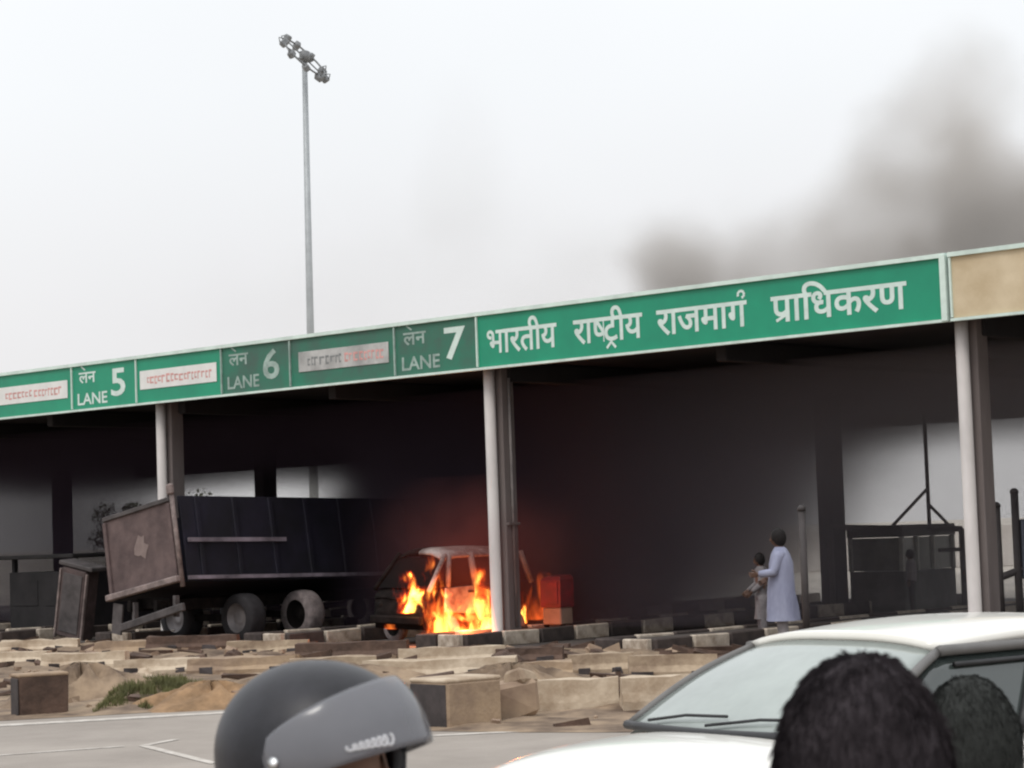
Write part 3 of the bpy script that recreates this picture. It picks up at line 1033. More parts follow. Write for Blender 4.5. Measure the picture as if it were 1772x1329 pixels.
# ------------------------------------------------------------------ left: burnt cabin and leaning cabinet
cx_ = gp(70, 1098)
s_, t_ = st(cx_)
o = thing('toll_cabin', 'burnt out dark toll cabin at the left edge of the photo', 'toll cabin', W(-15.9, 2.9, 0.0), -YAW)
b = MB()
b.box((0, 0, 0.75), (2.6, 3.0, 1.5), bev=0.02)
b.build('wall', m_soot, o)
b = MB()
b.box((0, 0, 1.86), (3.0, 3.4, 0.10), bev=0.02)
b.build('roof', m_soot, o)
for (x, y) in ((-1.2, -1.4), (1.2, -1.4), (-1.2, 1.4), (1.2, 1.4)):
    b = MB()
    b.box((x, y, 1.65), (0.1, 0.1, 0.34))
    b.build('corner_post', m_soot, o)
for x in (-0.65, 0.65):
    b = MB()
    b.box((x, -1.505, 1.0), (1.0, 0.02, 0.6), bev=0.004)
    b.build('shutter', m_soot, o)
p = gp(128, 1108)
o = thing('barrier_cabinet', 'leaning dark brown barrier cabinet left of the truck', 'cabinet', (p.x, p.y, 0.0), rot=(R(3), R(12), -YAW + R(10)))
b = MB()
b.box((0, 0, 0.85), (0.72, 0.45, 1.55), bev=0.03)
cb = b.build('cabinet_body', mat('dark brown metal', (0.075, 0.052, 0.05), 0.7, noise=0.4, scale=3), o)
b = MB()
b.box((0, -0.235, 0.85), (0.56, 0.02, 1.30), bev=0.006)
b.build('door', m_soot2, cb)
b = MB()
for x in (-0.39, 0.39):
    b.box((x, -0.2, 0.80), (0.05, 0.08, 1.55), bev=0.01)
b.build('edge_trim', m_tailpale, o)
b = MB()
b.box((0.05, 0, 1.70), (1.0, 0.5, 0.10), bev=0.02)
b.build('lid', m_soot2, o)

# ------------------------------------------------------------------ right: booth with mast frame
bo = thing('toll_booth', 'dark glazed toll booth under a steel frame right of the smoke', 'toll booth', W(0.8, 12.65, 0), -YAW)
bo.scale = (0.93, 0.73, 1.0)
b = MB()
b.box((0, 0, 0.45), (1.5, 3.0, 0.9), bev=0.02)
b.build('wall', mat('dark grey booth panel', (0.10, 0.10, 0.09), 0.8, noise=0.4, scale=2), bo)
b = MB()
b.box((0, 0, 1.78), (1.56, 3.06, 0.26), bev=0.02)
b.build('roof', m_steeld, bo)
for (x, y) in ((-0.71, -1.46), (0.71, -1.46), (0.71, 1.46), (-0.71, 1.46), (0.71, 0.3), (0.71, -0.62)):
    b = MB()
    b.box((x, y, 1.275), (0.10, 0.10, 0.75))
    b.build('window_frame', m_boothw, bo)
for i, (y, h) in enumerate(((-1.04, 0.75), (-0.16, 0.75), (0.88, 1.07))):
    b = MB()
    b.box((0.69, y, 1.275), (0.015, h, 0.72))
    b.build('pane', m_glassd, bo)
b = MB()
b.box((0, -1.45, 1.275), (1.3, 0.015, 0.72))
b.build('pane', m_glassd, bo)
# frame
fr = thing('steel_frame', 'dark steel goalpost frame with braced mast above the toll booth', 'frame', W(0.95, 11.9, 0), -YAW)
pA, pB = at(1436, 913, W(0.9, 11.4).y), at(1664, 915, W(2.3, 13.6).y)
def loc(p):
    d = p - W(0.95, 11.9, 0)
    return Vector((d.dot(S), d.dot(T), p.z))
lA, lB = loc(pA), loc(pB)
b = MB()
b.tube([lA, lB], 0.075, 6, smooth=False)
b.build('beam', m_steeld, fr)
for l_, nm in ((lA, 'post'), (lB, 'post')):
    b = MB()
    b.tube([(l_.x, l_.y, 0), l_], 0.07, 6, smooth=False)
    b.build(nm, m_steeld, fr)
u = lambda px: (px - 1436) / (1664 - 1436)
mid = lA.lerp(lB, u(1608))
mz = at(1604, 745, pA.y + u(1608) * (pB.y - pA.y)).z
b = MB()
b.tube([mid, (mid.x, mid.y, mz + 0.4)], 0.045, 8)
b.build('mast', m_steelm, fr)
bz = at(1604, 845, pA.y + u(1608) * (pB.y - pA.y)).z
for pxx, z_ in ((1540, bz), (1648, bz - 0.35)):
    q = lA.lerp(lB, u(pxx))
    b = MB()
    b.tube([q, (mid.x, mid.y, z_)], 0.038, 8)
    b.build('brace', m_steelm, fr)
r0 = lA.lerp(lB, u(1622))
b = MB()
b.tube([(r0.x, r0.y, 1.32), (lB.x, lB.y, 1.32)], 0.05, 6, smooth=False)
b.build('rail', m_steeld, fr)

def post(px, pytop, Y, r_, label, hbase=0.0):
    p = at(px, pytop, Y)
    o = thing('lane_post', label, 'post', (p.x, p.y, 0))
    b = MB()
    b.tube([(0, 0, 0), (0, 0, p.z)], r_, 10)
    b.lathe((0, 0, 0), [(r_ * 2.2, 0), (r_ * 2.2, 0.03), (r_ * 1.1, 0.05)], n=10)
    b.build('shaft', m_steeld, o)
    b = MB()
    b.lathe((0, 0, p.z - 0.02), [(r_ * 1.15, 0), (r_ * 1.15, 0.05), (r_ * 0.5, 0.09)], n=10)
    b.build('cap', m_steeld, o)
    return o, p
post(1387, 882, 33.0, 0.055, 'dark steel lane post directly behind the man in pale blue')
post(1723, 876, 36.0, 0.07, 'dark steel post without box, just right of the rightmost column')
o, p = post(1755, 852, 37.0, 0.065, 'dark steel post carrying a blue grey box at the right edge')
b = MB()
b.box((0.22, 0, p.z - 0.95), (0.30, 0.22, 1.0), bev=0.03)
bx = b.build('signal_box', m_bluebox, o)
b = MB()
b.box((0.22, -0.115, p.z - 0.75), (0.22, 0.02, 0.42), bev=0.006)
b.build('face_plate', m_bluebox, bx)
b = MB()
b.tube([(-0.3, 0, 1.0), (0.5, 0, 1.28)], 0.06, 8)
b.build('arm', m_steeld, o)

# pale wall and hut far behind the right side
o = thing('boundary_wall', 'low pale boundary wall far behind the booth', 'wall', at(1600, 990, 92) * 1.0, R(-12))
o.location.z = 0
for k in range(11):
    b = MB()
    b.box((-14 + 2.9 * k, 0, 0.85), (2.84, 0.2, 1.7), bev=0.02)
    b.build('wall_panel', m_wall, o)
    b = MB()
    b.box((-15.45 + 2.9 * k, 0, 0.95), (0.25, 0.3, 1.95), bev=0.02)
    b.build('pillar', m_wall, o)

# ------------------------------------------------------------------ barrier blocks, rubble and grass on the median
def zmed(p):
    s__, t__ = st(p)
    return med_height(s__, t__, p)
def barrier(px0, px1, pyb, pyt, m, label, dep=0.45, name='concrete_barrier', cat='barrier', yaw=None, group='broken concrete barriers across the median', tiltx=0, tilty=0, taper=0.72, notch=True):
    p0, p1 = gp(px0, pyb), gp(px1, pyb)
    c = (p0 + p1) / 2
    L = (p1 - p0).length
    sc_ = F_PX / c.y
    h = (pyb - pyt) / sc_
    o = thing(name, label, cat, (c.x, c.y, max(0.0, zmed(c) - 0.05)), group=group, rot=(tiltx, tilty, yaw if yaw is not None else random.uniform(-0.12, 0.06)))
    h += 0.06
    b = MB()
    prof = [(-dep / 2, 0), (-dep / 2, 0.28 * h), (-dep / 2 * taper, 0.55 * h), (-dep / 2 * taper * 0.92, h), (dep / 2 * taper * 0.92, h), (dep / 2 * taper, 0.55 * h), (dep / 2, 0.28 * h), (dep / 2, 0)]
    rings = []
    nseg = 6
    for i in range(nseg + 1):
        x = -L / 2 + L * i / nseg
        rings.append([(x + random.uniform(-.006, .006), y + random.uniform(-.008, .008), z + (random.uniform(-.025, .012) if z > 0.1 else 0)) for y, z in prof])
    b.loft(rings, smooth=False)
    b.build('block', m, o)
    if notch and L > 0.7:
        for x in (-L * random.uniform(.2, .36), L * random.uniform(.2, .36)):
            b = MB()
            b.box((x, -dep / 2 + 0.02, 0.06), (random.uniform(.12, .3), 0.06, random.uniform(.07, .12)), jit=0.015)
            b.build('drain_slot', m_black, o)
    return o
BAR = [
 # far row
 (22, 118, 1128, 1112, m_conc_l, 'short cream barrier in the far row at the left edge'),
 (180, 262, 1133, 1114, m_conc_t, 'tan broken barrier in the far row under the truck tailgate'),
 (275, 395, 1130, 1109, m_brown, 'dark brown barrier in the far row near the truck wheels'),
 (410, 520, 1134, 1114, m_conc, 'grey tan barrier in the far row below the ash grey truck wheel'),
 (532, 690, 1142, 1117, m_brown, 'long brown barrier in the far row left of the fire'),
 (705, 862, 1152, 1125, m_conc_l, 'cream barrier glowing orange directly below the fire'),
 (868, 968, 1148, 1126, m_brown, 'dark stained barrier below the tan cabinet'),
 (990, 1092, 1168, 1138, m_conc, 'tan barrier with upright stub right of the cabinet'),
 (1096, 1235, 1172, 1140, m_conc, 'greyish barrier nearest the white car windscreen'),
 # middle row
 (-30, 70, 1152, 1133, m_conc_l, 'cream barrier in the middle row cut by the left edge'),
 (92, 205, 1158, 1136, m_conc_l, 'cream barrier in the middle row above the sand heap'),
 (215, 330, 1166, 1146, m_conc_l, 'cream slab lying just above the grass patch'),
 (345, 500, 1165, 1143, m_conc_t, 'tan sloping barrier above the grass patch and helmet', ),
 (515, 640, 1166, 1144, m_conc, 'greyish tan barrier right behind the helmet top'),
 (648, 880, 1180, 1154, m_conc_l, 'longest cream barrier, above the black and tan block'),
 (890, 985, 1180, 1158, m_conc_t, 'rough tan barrier with a lump beside the long cream one'),
]
for row in BAR:
    barrier(*row)
# front pieces
barrier(918, 1066, 1229, 1184, m_conc_l, 'clean cream kerb block with rounded end, nearest in the right half', 0.35, taper=0.9, notch=False)
barrier(1080, 1200, 1229, 1180, m_conc_l, 'cream kerb block half hidden by the white car bonnet', 0.35, taper=0.9, notch=False)
p = gp(1072, 1214)
o = thing('marker_stub', 'short dark marker stub between the two cream kerb blocks', 'marker stub', (p.x, p.y, 0))
b = MB()
b.box((0, 0, 0.14), (0.06, 0.06, 0.44), bev=0.01)
b.build('post', m_brown, o)
b = MB()
b.box((0, 0, 0.38), (0.075, 0.075, 0.05), bev=0.01)
b.build('cap', m_black, o)
def block(px, py, d, rz, mats_, label, name='concrete_block'):
    p = gp(px, py)
    o = thing(name, label, 'block', (p.x, p.y, 0.0), rz, 'heavy concrete blocks at the median edge')
    b = MB()
    b.box((0, 0, d[2] / 2 - 0.02), d, bev=0.025, jit=0.012)
    bl = b.build('block', mats_[0], o)
    b = MB()
    b.box((-d[0] / 2 - 0.006, 0, d[2] / 2 - 0.03), (0.012, d[1] * 0.94, d[2] * 0.93), bev=0.004)
    b.build('painted_end', mats_[1], o)
    b = MB()
    b.box((0, 0, d[2] - 0.012), (d[0] * 1.02, d[1] * 1.02, 0.045), bev=0.015)
    b.build('top_slab', mats_[2], o)
    return o
block(790, 1254, (0.75, 0.62, 0.50), R(42), (m_conc_t, m_black, m_conc_l), 'concrete block with black end and tan face right of the helmet')
block(70, 1236, (0.62, 0.34, 0.50), R(28), (m_brown, m_black, m_conc_t), 'brown concrete block with black end below the sand heap')
p = gp(868, 1246)
o = thing('broken_block', 'crumbled brown block leaning against the tan concrete block', 'block', (p.x + 0.1, p.y + 0.2, 0.0), R(20))
b = MB()
b.box((0, 0, 0.20), (0.55, 0.45, 0.42), Euler((R(6), R(-9), 0)), bev=0.05, jit=0.05)
b.build('block', m_stone, o)
b = MB()
b.box((0.12, -0.05, 0.43), (0.30, 0.28, 0.16), Euler((R(-16), R(12), R(30))), bev=0.04, jit=0.03)
b.build('stone', m_conc, o)
# sand heap at left
def heap(px, py, rx, ry, h, label, m):
    p = gp(px, py)
    b = MB()
    rnd = random.Random(px)
    def f(u, v):
        r = v
        a = 2 * math.pi * u
        k = (1 - r * r) ** 1.2 if r < 1 else 0
        wob = 1 + 0.22 * math.sin(3 * a + px) + 0.14 * math.sin(5 * a)
        return Vector((rx * r * wob * math.cos(a), ry * r * wob * math.sin(a), h * k * (1 + 0.25 * math.sin(7 * a + 9 * r)) - 0.02))
    b.grid(f, 36, 12)
    o = b.build('earth_heap', m, None, (p.x, p.y, 0.02))
    tag(o, label, 'earth heap')
    return o
heap(140, 1214, 1.1, 0.8, 0.42, 'pale earth heap behind the brown block at the left edge', m_sand)
heap(365, 1222, 1.0, 0.7, 0.26, 'low brown earth heap between grass patch and helmet', mat('brown earth', (0.26, 0.16, 0.085), 0.95, noise=0.35, scale=2.5, bump=0.5))
heap(560, 1190, 1.4, 0.9, 0.30, 'earth heap hidden partly by the helmet top', m_sand)
heap(885, 1205, 1.2, 0.6, 0.34, 'tan earth heap above the crumbled brown block', m_sand)
# rubble: uncountable stones
b = MB()
rnd = random.Random(3)
for i in range(420):
    s_ = rnd.uniform(-16, 16)
    t_ = rnd.uniform(-13.5, -1.4)
    p = W(s_, t_)
    if poly_in(p) < 0.15:
        continue
    q = rnd.random() ** 3 * 0.11 + 0.025
    p.z = zmed(p) + q * 0.25
    b.box(p, (q * 2 * rnd.uniform(.6, 1.4), q * 2 * rnd.uniform(.6, 1.4), q * 1.2), Euler((rnd.uniform(-.4, .4), rnd.uniform(-.4, .4), rnd.uniform(0, 3))), jit=q * 0.3)
b.build('rubble', m_stone, kind='stuff')
b = MB()
rnd = random.Random(17)
for i in range(330):
    s_ = rnd.uniform(-15, 15)
    t_ = -1.2 - 11.5 * rnd.random() ** 1.3
    p = W(s_, t_)
    if poly_in(p) < 0.3:
        continue
    p.z = zmed(p) + 0.02
    b.box(p, (rnd.uniform(.15, .7), rnd.uniform(.05, .16), rnd.uniform(.03, .12)), Euler((rnd.uniform(-.3, .3), rnd.uniform(-.25, .25), rnd.uniform(-.9, .5))), jit=0.02)
b.build('debris', m_brown, kind='stuff')
# larger single stones
for (px, py, q, lab, mm) in ((255, 1186, 0.20, 'round pale stone at the near edge of the grass patch', m_conc_l), (165, 1196, 0.24, 'dark brown stone on the earth heap', m_brown),
                       (200, 1206, 0.2, 'tan stone between earth heap and grass patch', m_conc), (405, 1150, 0.17, 'brown stone on the tan sloping barrier', m_brown),
                       (880, 1170, 0.26, 'lumpy brown stone above the crumbled block', m_brown), (955, 1172, 0.15, 'pale pinkish stone beside the lumpy brown one', m_conc_l),
                       (500, 1178, 0.22, 'tan stone left behind the helmet top', m_stone)):
    p = gp(px, py)
    b = MB()
    rr = random.Random(px)
    b.ell((0, 0, q * 0.45), (q, q * 0.8, q * 0.7), 10, 7, lambda v: v * rr.uniform(0.82, 1.15))
    for i in range(len(b.smooth)):
        b.smooth[i] = False
    o = b.build('stone', mm, None, (p.x, p.y, zmed(p)))
    tag(o, lab, 'stone', 'single stones on the median')
# grass
b = MB()
rnd = random.Random(5)
gc = gp(262, 1208)
for i in range(5200):
    a, r = rnd.uniform(0, 6.283), math.sqrt(rnd.random())
    p = Vector((gc.x + 0.66 * r * (1 + 0.3 * math.sin(3 * a)) * math.cos(a), gc.y + 2.2 * r * (1 + 0.25 * math.sin(5 * a)) * math.sin(a), 0))
    k = (1 - r * r)
    p.z = zmed(p) - 0.01 + 0.06 * k + 0.02 * math.sin(9 * a)
    h = rnd.uniform(0.04, 0.15) * (0.5 + 0.8 * k)
    d = Vector((rnd.uniform(-.6, .6), rnd.uniform(-.6, .6), 1)).normalized() * h
    w_ = Vector((math.cos(a * 7), math.sin(a * 7), 0)) * 0.010
    b.add([p - w_, p + w_, p + d], [(0, 1, 2)])
b.build('grass', m_grass, kind='stuff')

# ------------------------------------------------------------------ trees far beyond the plaza
def tree(px, Y, h, wd, label, seed):
    p = at(px, 930, Y)
    o = thing('tree', label, 'tree', (p.x, p.y, 0), group='dusty trees far beyond the plaza')
    rnd = random.Random(seed)
    b = MB()
    b.tube([(0, 0, 0), (0.1, 0, h * 0.35), (-0.1, 0.1, h * 0.75)], [0.22, 0.16, 0.06], 8)
    for k in range(5):
        a = k * 1.3
        b.tube([(0.05, 0, h * (0.3 + 0.06 * k)), (math.cos(a) * wd * 0.55, math.sin(a) * wd * 0.55, h * (0.55 + 0.07 * k))], [0.09, 0.03], 6)
    b.build('trunk', m_bark, o)
    b = MB()
    cl = [(Vector((rnd.uniform(-.6, .6) * wd, rnd.uniform(-.6, .6) * wd, h * rnd.uniform(.45, .9))), rnd.uniform(.22, .42) * wd) for _ in range(11)]
    for c, r in cl:
        for i in range(300):
            d = Vector((rnd.gauss(0, 1), rnd.gauss(0, 1), rnd.gauss(0, .8))).normalized() * r * rnd.random() ** 0.4
            q = c + d
            s1 = rnd.uniform(.06, .15)
            u_ = Vector((rnd.gauss(0, 1), rnd.gauss(0, 1), rnd.gauss(0, 1))).normalized() * s1
            v_ = u_.cross(Vector((rnd.gauss(0, 1), rnd.gauss(0, 1), rnd.gauss(0, 1))).normalized())
            b.add([q - u_, q + v_, q + u_, q - v_], [(0, 1, 2, 3)])
    b.build('crown', m_leaf, o)
    return o
for i, (px, Y, h, wd, lab) in enumerate(((215, 165, 5.6, 3.0, 'small dusty tree glimpsed above the tailgate of the truck'), (345, 150, 5.4, 2.8, 'dusty tree glimpsed right of the column behind the truck'),
                          (415, 190, 5.2, 3.6, 'broad low tree glimpsed over the truck side board'), (520, 170, 5.0, 2.6, 'pale tree glimpsed in the smoke above the truck front'),)):
    tree(px, Y, h, wd, lab, 100 + i)

# ------------------------------------------------------------------ white car, nose to the left and towards us
CAR_Y = 11.0
hd = R(218.5)
hv = Vector((math.cos(hd), math.sin(hd), 0))
lv = Vector((-math.sin(hd), math.cos(hd), 0))
anchor = at(1300, 1097, CAR_Y)             # far front corner of the roof
co = anchor - hv * 0.22 + lv * 0.57
ZR = anchor.z
car = thing('car', 'white hatchback with large windscreen, sky reflection painted into its glass, in front of the smoke', 'car', (co.x, co.y, 0), hd)
HW = 0.84
def ring_low(x, hw, zb, zs, zt, crown=0.03):
    # closed ring: right bottom, right belt, right shoulder, top..., left
    return [(x, -hw * 0.92, zb), (x, -hw, zb + 0.18), (x, -hw, zs - 0.10), (x, -hw * 0.97, zs), (x, -hw * 0.86, zt - 0.02), (x, -hw * 0.45, zt + crown * 0.7), (x, 0, zt + crown),
            (x, hw * 0.45, zt + crown * 0.7), (x, hw * 0.86, zt - 0.02), (x, hw * 0.97, zs), (x, hw, zs - 0.10), (x, hw, zb + 0.18), (x, hw * 0.92, zb)]
ZC = ZR - 0.40              # cowl height
b = MB()
b.loft([ring_low(2.14, 0.50, 0.35, 0.56, 0.60), ring_low(2.10, 0.72, 0.28, 0.74, 0.84), ring_low(1.92, 0.80, 0.24, 0.82, ZC - 0.10), ring_low(1.50, 0.84, 0.22, 0.92, ZC - 0.03),
        ring_low(1.05, HW, 0.22, 0.90, ZC - 0.02), ring_low(0.95, HW, 0.22, 0.92, ZC - 0.02), ring_low(0.2, HW, 0.22, 0.95, ZC - 0.04), ring_low(-1.0, HW, 0.22, 0.98, ZC), ring_low(-1.55, 0.83, 0.24, 1.0, ZC + 0.02),
        ring_low(-1.80, 0.80, 0.30, 0.98, ZC), ring_low(-1.88, 0.72, 0.36, 0.9, ZC - 0.12)])
body = b.build('body', m_car, car)
md = body.modifiers.new('smooth', 'SUBSURF')
md.levels = md.render_levels = 2
# roof panel
def roof_fn(u, v):
    x = 0.24 - 1.78 * u
    y = -1 + 2 * v
    hw = 0.60 + 0.015 * math.sin(u * 3.14)
    z = ZR + 0.015 + 0.055 * math.sin(u * 2.6 + 0.25) - 0.012 - 0.055 * abs(y) ** 3 - (0.10 * max(0, u - 0.7) / 0.3)
    return Vector((x - 0.05 * y * y * (1 - u), y * hw, z))
b = MB()
b.grid(roof_fn, 22, 16)
rf = solid(b.build('roof', m_car, car), 0.045, -1)
for sd in ():
    b = MB()
    b.tube([roof_fn(0.12, 0.5 + 0.42 * sd) + Vector((0, 0, 0.0)), roof_fn(0.16, 0.5 + 0.42 * sd) + Vector((0, 0, 0.045)), roof_fn(0.5, 0.5 + 0.42 * sd) + Vector((0, 0, 0.05)), roof_fn(0.85, 0.5 + 0.42 * sd) + Vector((0, 0, 0.045)), roof_fn(0.9, 0.5 + 0.42 * sd)], 0.014, 8)
    b.build('roof_rail', m_carblack, rf)
# glass
def ws_fn(u, v):                       # v 0 cowl .. 1 roof; u across
    y = -1 + 2 * u
    hw = 0.745 * (1 - v) + 0.575 * v
    x = (1.00 - 0.13 * y * y) * (1 - v) + (0.245 - 0.05 * y * y) * v
    z = (ZC + 0.005) * (1 - v) + (ZR - 0.02 - 0.045 * abs(y) ** 3) * v + 0.035 * math.sin(v * 3.14)
    return Vector((x, y * hw, z))
b = MB()
b.grid(ws_fn, 20, 10)
solid(b.build('windscreen', m_carglass, car), 0.006)
b = MB()
b.tube([ws_fn(k / 12, 0.0) + Vector((0.035, 0, -0.002)) for k in range(13)], 0.022, 8)
cw = b.build('cowl', m_carblack, car)
for y0, y1 in ((-0.1, 0.55), (-0.6, -0.02)):
    b = MB()
    p0, p1 = ws_fn(0.5 + y0 / 1.6, 0.02), ws_fn(0.5 + y1 / 1.6, 0.10)
    b.tube([p0 + Vector((0.02, 0, 0.02)), (p0 + p1) / 2 + Vector((0.02, 0, 0.035)), p1 + Vector((0.01, 0, 0.02))], 0.008, 6)
    b.build('wiper', m_carblack, cw)
for sd in (-1, 1):
    b = MB()
    u_ = 0.5 + 0.5 * sd
    b.tube([ws_fn(u_, v / 8) + Vector((-0.01, sd * 0.02, 0.0)) for v in range(9)], 0.022, 8)
    b.build('windscreen_pillar', m_carseal, car)
    # side glass band
    def side_fn(u, v, sd=sd):
        x = (0.86 - 2.25 * u) * (1 - v) + (0.20 - 1.55 * u) * v
        return Vector((x, sd * ((0.775) * (1 - v) + 0.60 * v), (ZC - 0.045 + 0.03 * u) * (1 - v) + (ZR - 0.075) * v))
    b = MB()
    b.grid(side_fn, 14, 5)
    solid(b.build('side_window', m_sideglass, car), 0.005)
    b = MB()
    b.tube([side_fn(k / 10, 1.0) + Vector((0, sd * 0.012, 0.012)) for k in range(11)], 0.026, 8)
    fr_ = b.build('window_frame', m_carseal, car)
    b = MB()
    b.tube([side_fn(k / 10, 0.86) + Vector((0, sd * 0.014, 0)) for k in range(1, 11)], 0.014, 6)
    b.build('rain_guard', m_carblack, fr_)
    b = MB()
    b.tube([side_fn(0.45, v / 5) + Vector((0, sd * 0.008, 0)) for v in range(6)], 0.03, 8)
    b.build('door_pillar', m_carblack, car)
    b = MB()
    b.tube([side_fn(1.0, v / 5) + Vector((0, 0, 0)) for v in range(6)], 0.07, 8)
    b.build('rear_pillar', m_car, car)
    # mirror (the far one is folded away out of sight)
    if sd > 0:
        b = MB()
        b.ell((0.66, sd * 1.0, ZC + 0.02), (0.075, 0.115, 0.08), 14, 10)
        mi_ = b.build('mirror', m_carblack, car)
        b = MB()
        b.tube([(0.70, sd * 0.78, ZC - 0.05), (0.68, sd * 0.93, ZC - 0.01)], 0.025, 8)
        b.build('mirror_arm', m_carblack, mi_)
    # lamps
    b = MB()
    b.ell((1.95, sd * 0.64, 0.72), (0.12, 0.15, 0.09), 14, 8)
    b.build('headlight', m_lampclear, car)
    for y_, xx in ((0.76, 1.22), (0.76, -1.22)):
        wheel(car, 'wheel', (xx, sd * y_, 0.30), 0.30, 0.19, m_rubber)
    for xx in (0.42, -0.5):
        b = MB()
        b.box((xx - 0.35, sd * (HW + 0.008), 0.84), (0.18, 0.03, 0.035), bev=0.008)
        b.build('door_handle', m_car, car)
b = MB()
def rw_fn(u, v):
    y = -1 + 2 * u
    return Vector((-1.68 * (1 - v) - 1.53 * v, y * (0.70 * (1 - v) + 0.56 * v), (ZC + 0.02) * (1 - v) + (ZR - 0.10) * v))
b.grid(rw_fn, 10, 5)
solid(b.build('rear_window', m_sideglass, car), 0.006)
b = MB()
b.box((2.12, 0, 0.42), (0.10, 1.2, 0.18), bev=0.04)
b.build('bumper', m_carblack, car)
b = MB()
b.box((2.15, 0, 0.60), (0.05, 0.7, 0.10), bev=0.02)
b.build('grille', m_carblack, car)

# ------------------------------------------------------------------ people
def limb(b, pts_, rad, n=10):
    # rounded tapering limb
    P, Q = [], []
    for i in range(len(pts_) - 1):
        a, c = Vector(pts_[i]), Vector(pts_[i + 1])
        for k in range(4):
            f = k / 4
            P.append(a.lerp(c, f))
            Q.append(rad[i] * (1 - f) + rad[i + 1] * f)
    P.append(Vector(pts_[-1]))
    Q.append(rad[-1])
    b.tube(P, Q, n)
def hand(b, p, d, palm_n, s=1.0):
    p, d = Vector(p), Vector(d).normalized()
    side_ = d.cross(Vector(palm_n)).normalized()
    nn = side_.cross(d)
    rot = Matrix((side_, d, nn)).transposed()
    b.box(p + d * 0.045 * s, (0.08 * s, 0.09 * s, 0.028 * s), rot.to_euler(), bev=0.011 * s)
    for k, (o_, L) in enumerate(((-0.03, 0.065), (-0.010, 0.078), (0.010, 0.072), (0.03, 0.055))):
        q = p + d * 0.085 * s + side_ * o_ * s
        b.tube([q, q + (d * 0.6 + nn * 0.25) * L * s, q + (d * 0.8 + nn * 0.65) * L * s], [0.010 * s, 0.009 * s, 0.007 * s], 6)
    q = p + d * 0.02 * s - side_ * 0.038 * s
    b.tube([q, q + (-side_ * 0.6 + d * 0.6) * 0.04 * s, q + (-side_ * 0.5 + d + nn * 0.4) * 0.06 * s], [0.013 * s, 0.011 * s, 0.008 * s], 6)
def head_geo(b, c, yaw=0.0, s=1.0):
    c = Vector(c)
    rz = Matrix.Rotation(yaw, 3, 'Z')
    def f(p):
        q = p.copy()
        if q.z < 0:
            q.y *= 1 + 0.55 * q.z / (0.12 * s) * 0.5
            q.x = q.x * (1 + 0.18 * q.z / (0.12 * s)) + (0.012 * s if q.x > 0 else 0)
        else:
            q.x -= 0.012 * s * (q.z / (0.12 * s))
        return rz @ q
    b.ell(c, (0.098 * s, 0.078 * s, 0.122 * s), 22, 16, f)
    def P(x, y, z):
        return c + rz @ Vector((x * s, y * s, z * s))
    # nose, lips, ears, brow
    b.loft([[P(0.092, -0.010, 0.012), P(0.092, 0.010, 0.012), P(0.090, 0, 0.016)], [P(0.098, -0.017, -0.035), P(0.098, 0.017, -0.035), P(0.120, 0, -0.030)], [P(0.092, -0.014, -0.045), P(0.092, 0.014, -0.045), P(0.100, 0, -0.046)]])
    b.ell(P(0.088, 0, -0.068), (0.012 * s, 0.024 * s, 0.009 * s), 10, 6, lambda p: rz @ p)
    for sd in (-1, 1):
        b.ell(P(-0.008, sd * 0.080, -0.010), (0.022 * s, 0.012 * s, 0.034 * s), 10, 8, lambda p: rz @ p)
        b.ell(P(0.082, sd * 0.033, 0.018), (0.014 * s, 0.017 * s, 0.010 * s), 10, 6, lambda p: rz @ p)
def hair_cap(name, parent, c, m, yaw=0.0, s=1.0, strands=0, length=0.035, seed=1, low=-0.35):
    c = Vector(c)
    rz = Matrix.Rotation(yaw, 3, 'Z')
    b = MB()
    rnd = random.Random(seed)
    nu, nv = 32, 14
    def pt(u, v):
        th = 2 * math.pi * u
        lim = 0.60 if math.cos(th) > 0.55 else (0.60 + (0.55 - math.cos(th)) / 1.55 * 0.22 + 0.10)
        ph = v * math.pi * min(lim, 0.80)
        g = 1 + 0.012 * math.sin(5 * th + 2.1 * seed) * math.sin(ph) + 0.008 * math.sin(9 * ph + 3 * th + seed)
        return g * Vector((0.110 * s * math.sin(ph) * math.cos(th) - 0.014 * s, 0.094 * s * math.sin(ph) * math.sin(th), 0.140 * s * math.cos(ph)))
    b.grid(lambda u, v: c + rz @ pt(u, v), nu, nv)
    for i in range(strands):
        u, v = rnd.random(), math.sqrt(rnd.random())
        p = pt(u, v)
        n_ = Vector((p.x / 0.110 ** 2, p.y / 0.094 ** 2, p.z / 0.140 ** 2)).normalized()
        tg = (Vector((-0.5, 0, -1)) - n_ * n_.dot(Vector((-0.5, 0, -1)))).normalized()
        d = (n_ * rnd.uniform(0.0, 0.07) + tg + Vector((rnd.gauss(0, .16), rnd.gauss(0, .16), rnd.gauss(0, .12)))).normalized() * length * rnd.uniform(.3, 1.1) ** 1.5 * s
        w_ = n_.cross(Vector((rnd.gauss(0, 1), rnd.gauss(0, 1), rnd.gauss(0, 1)))).normalized() * 0.0007 * s
        q = c + rz @ p
        d2 = rz @ d
        b.add([q - w_, q + w_, q + d2 * 0.6 + w_ * 0.7 + Vector((0, 0, 0.002)), q + d2 + Vector((0, 0, -0.25 * length * s)) * 0.4], [(0, 1, 2, 3)])
    return b.build(name, m, parent)
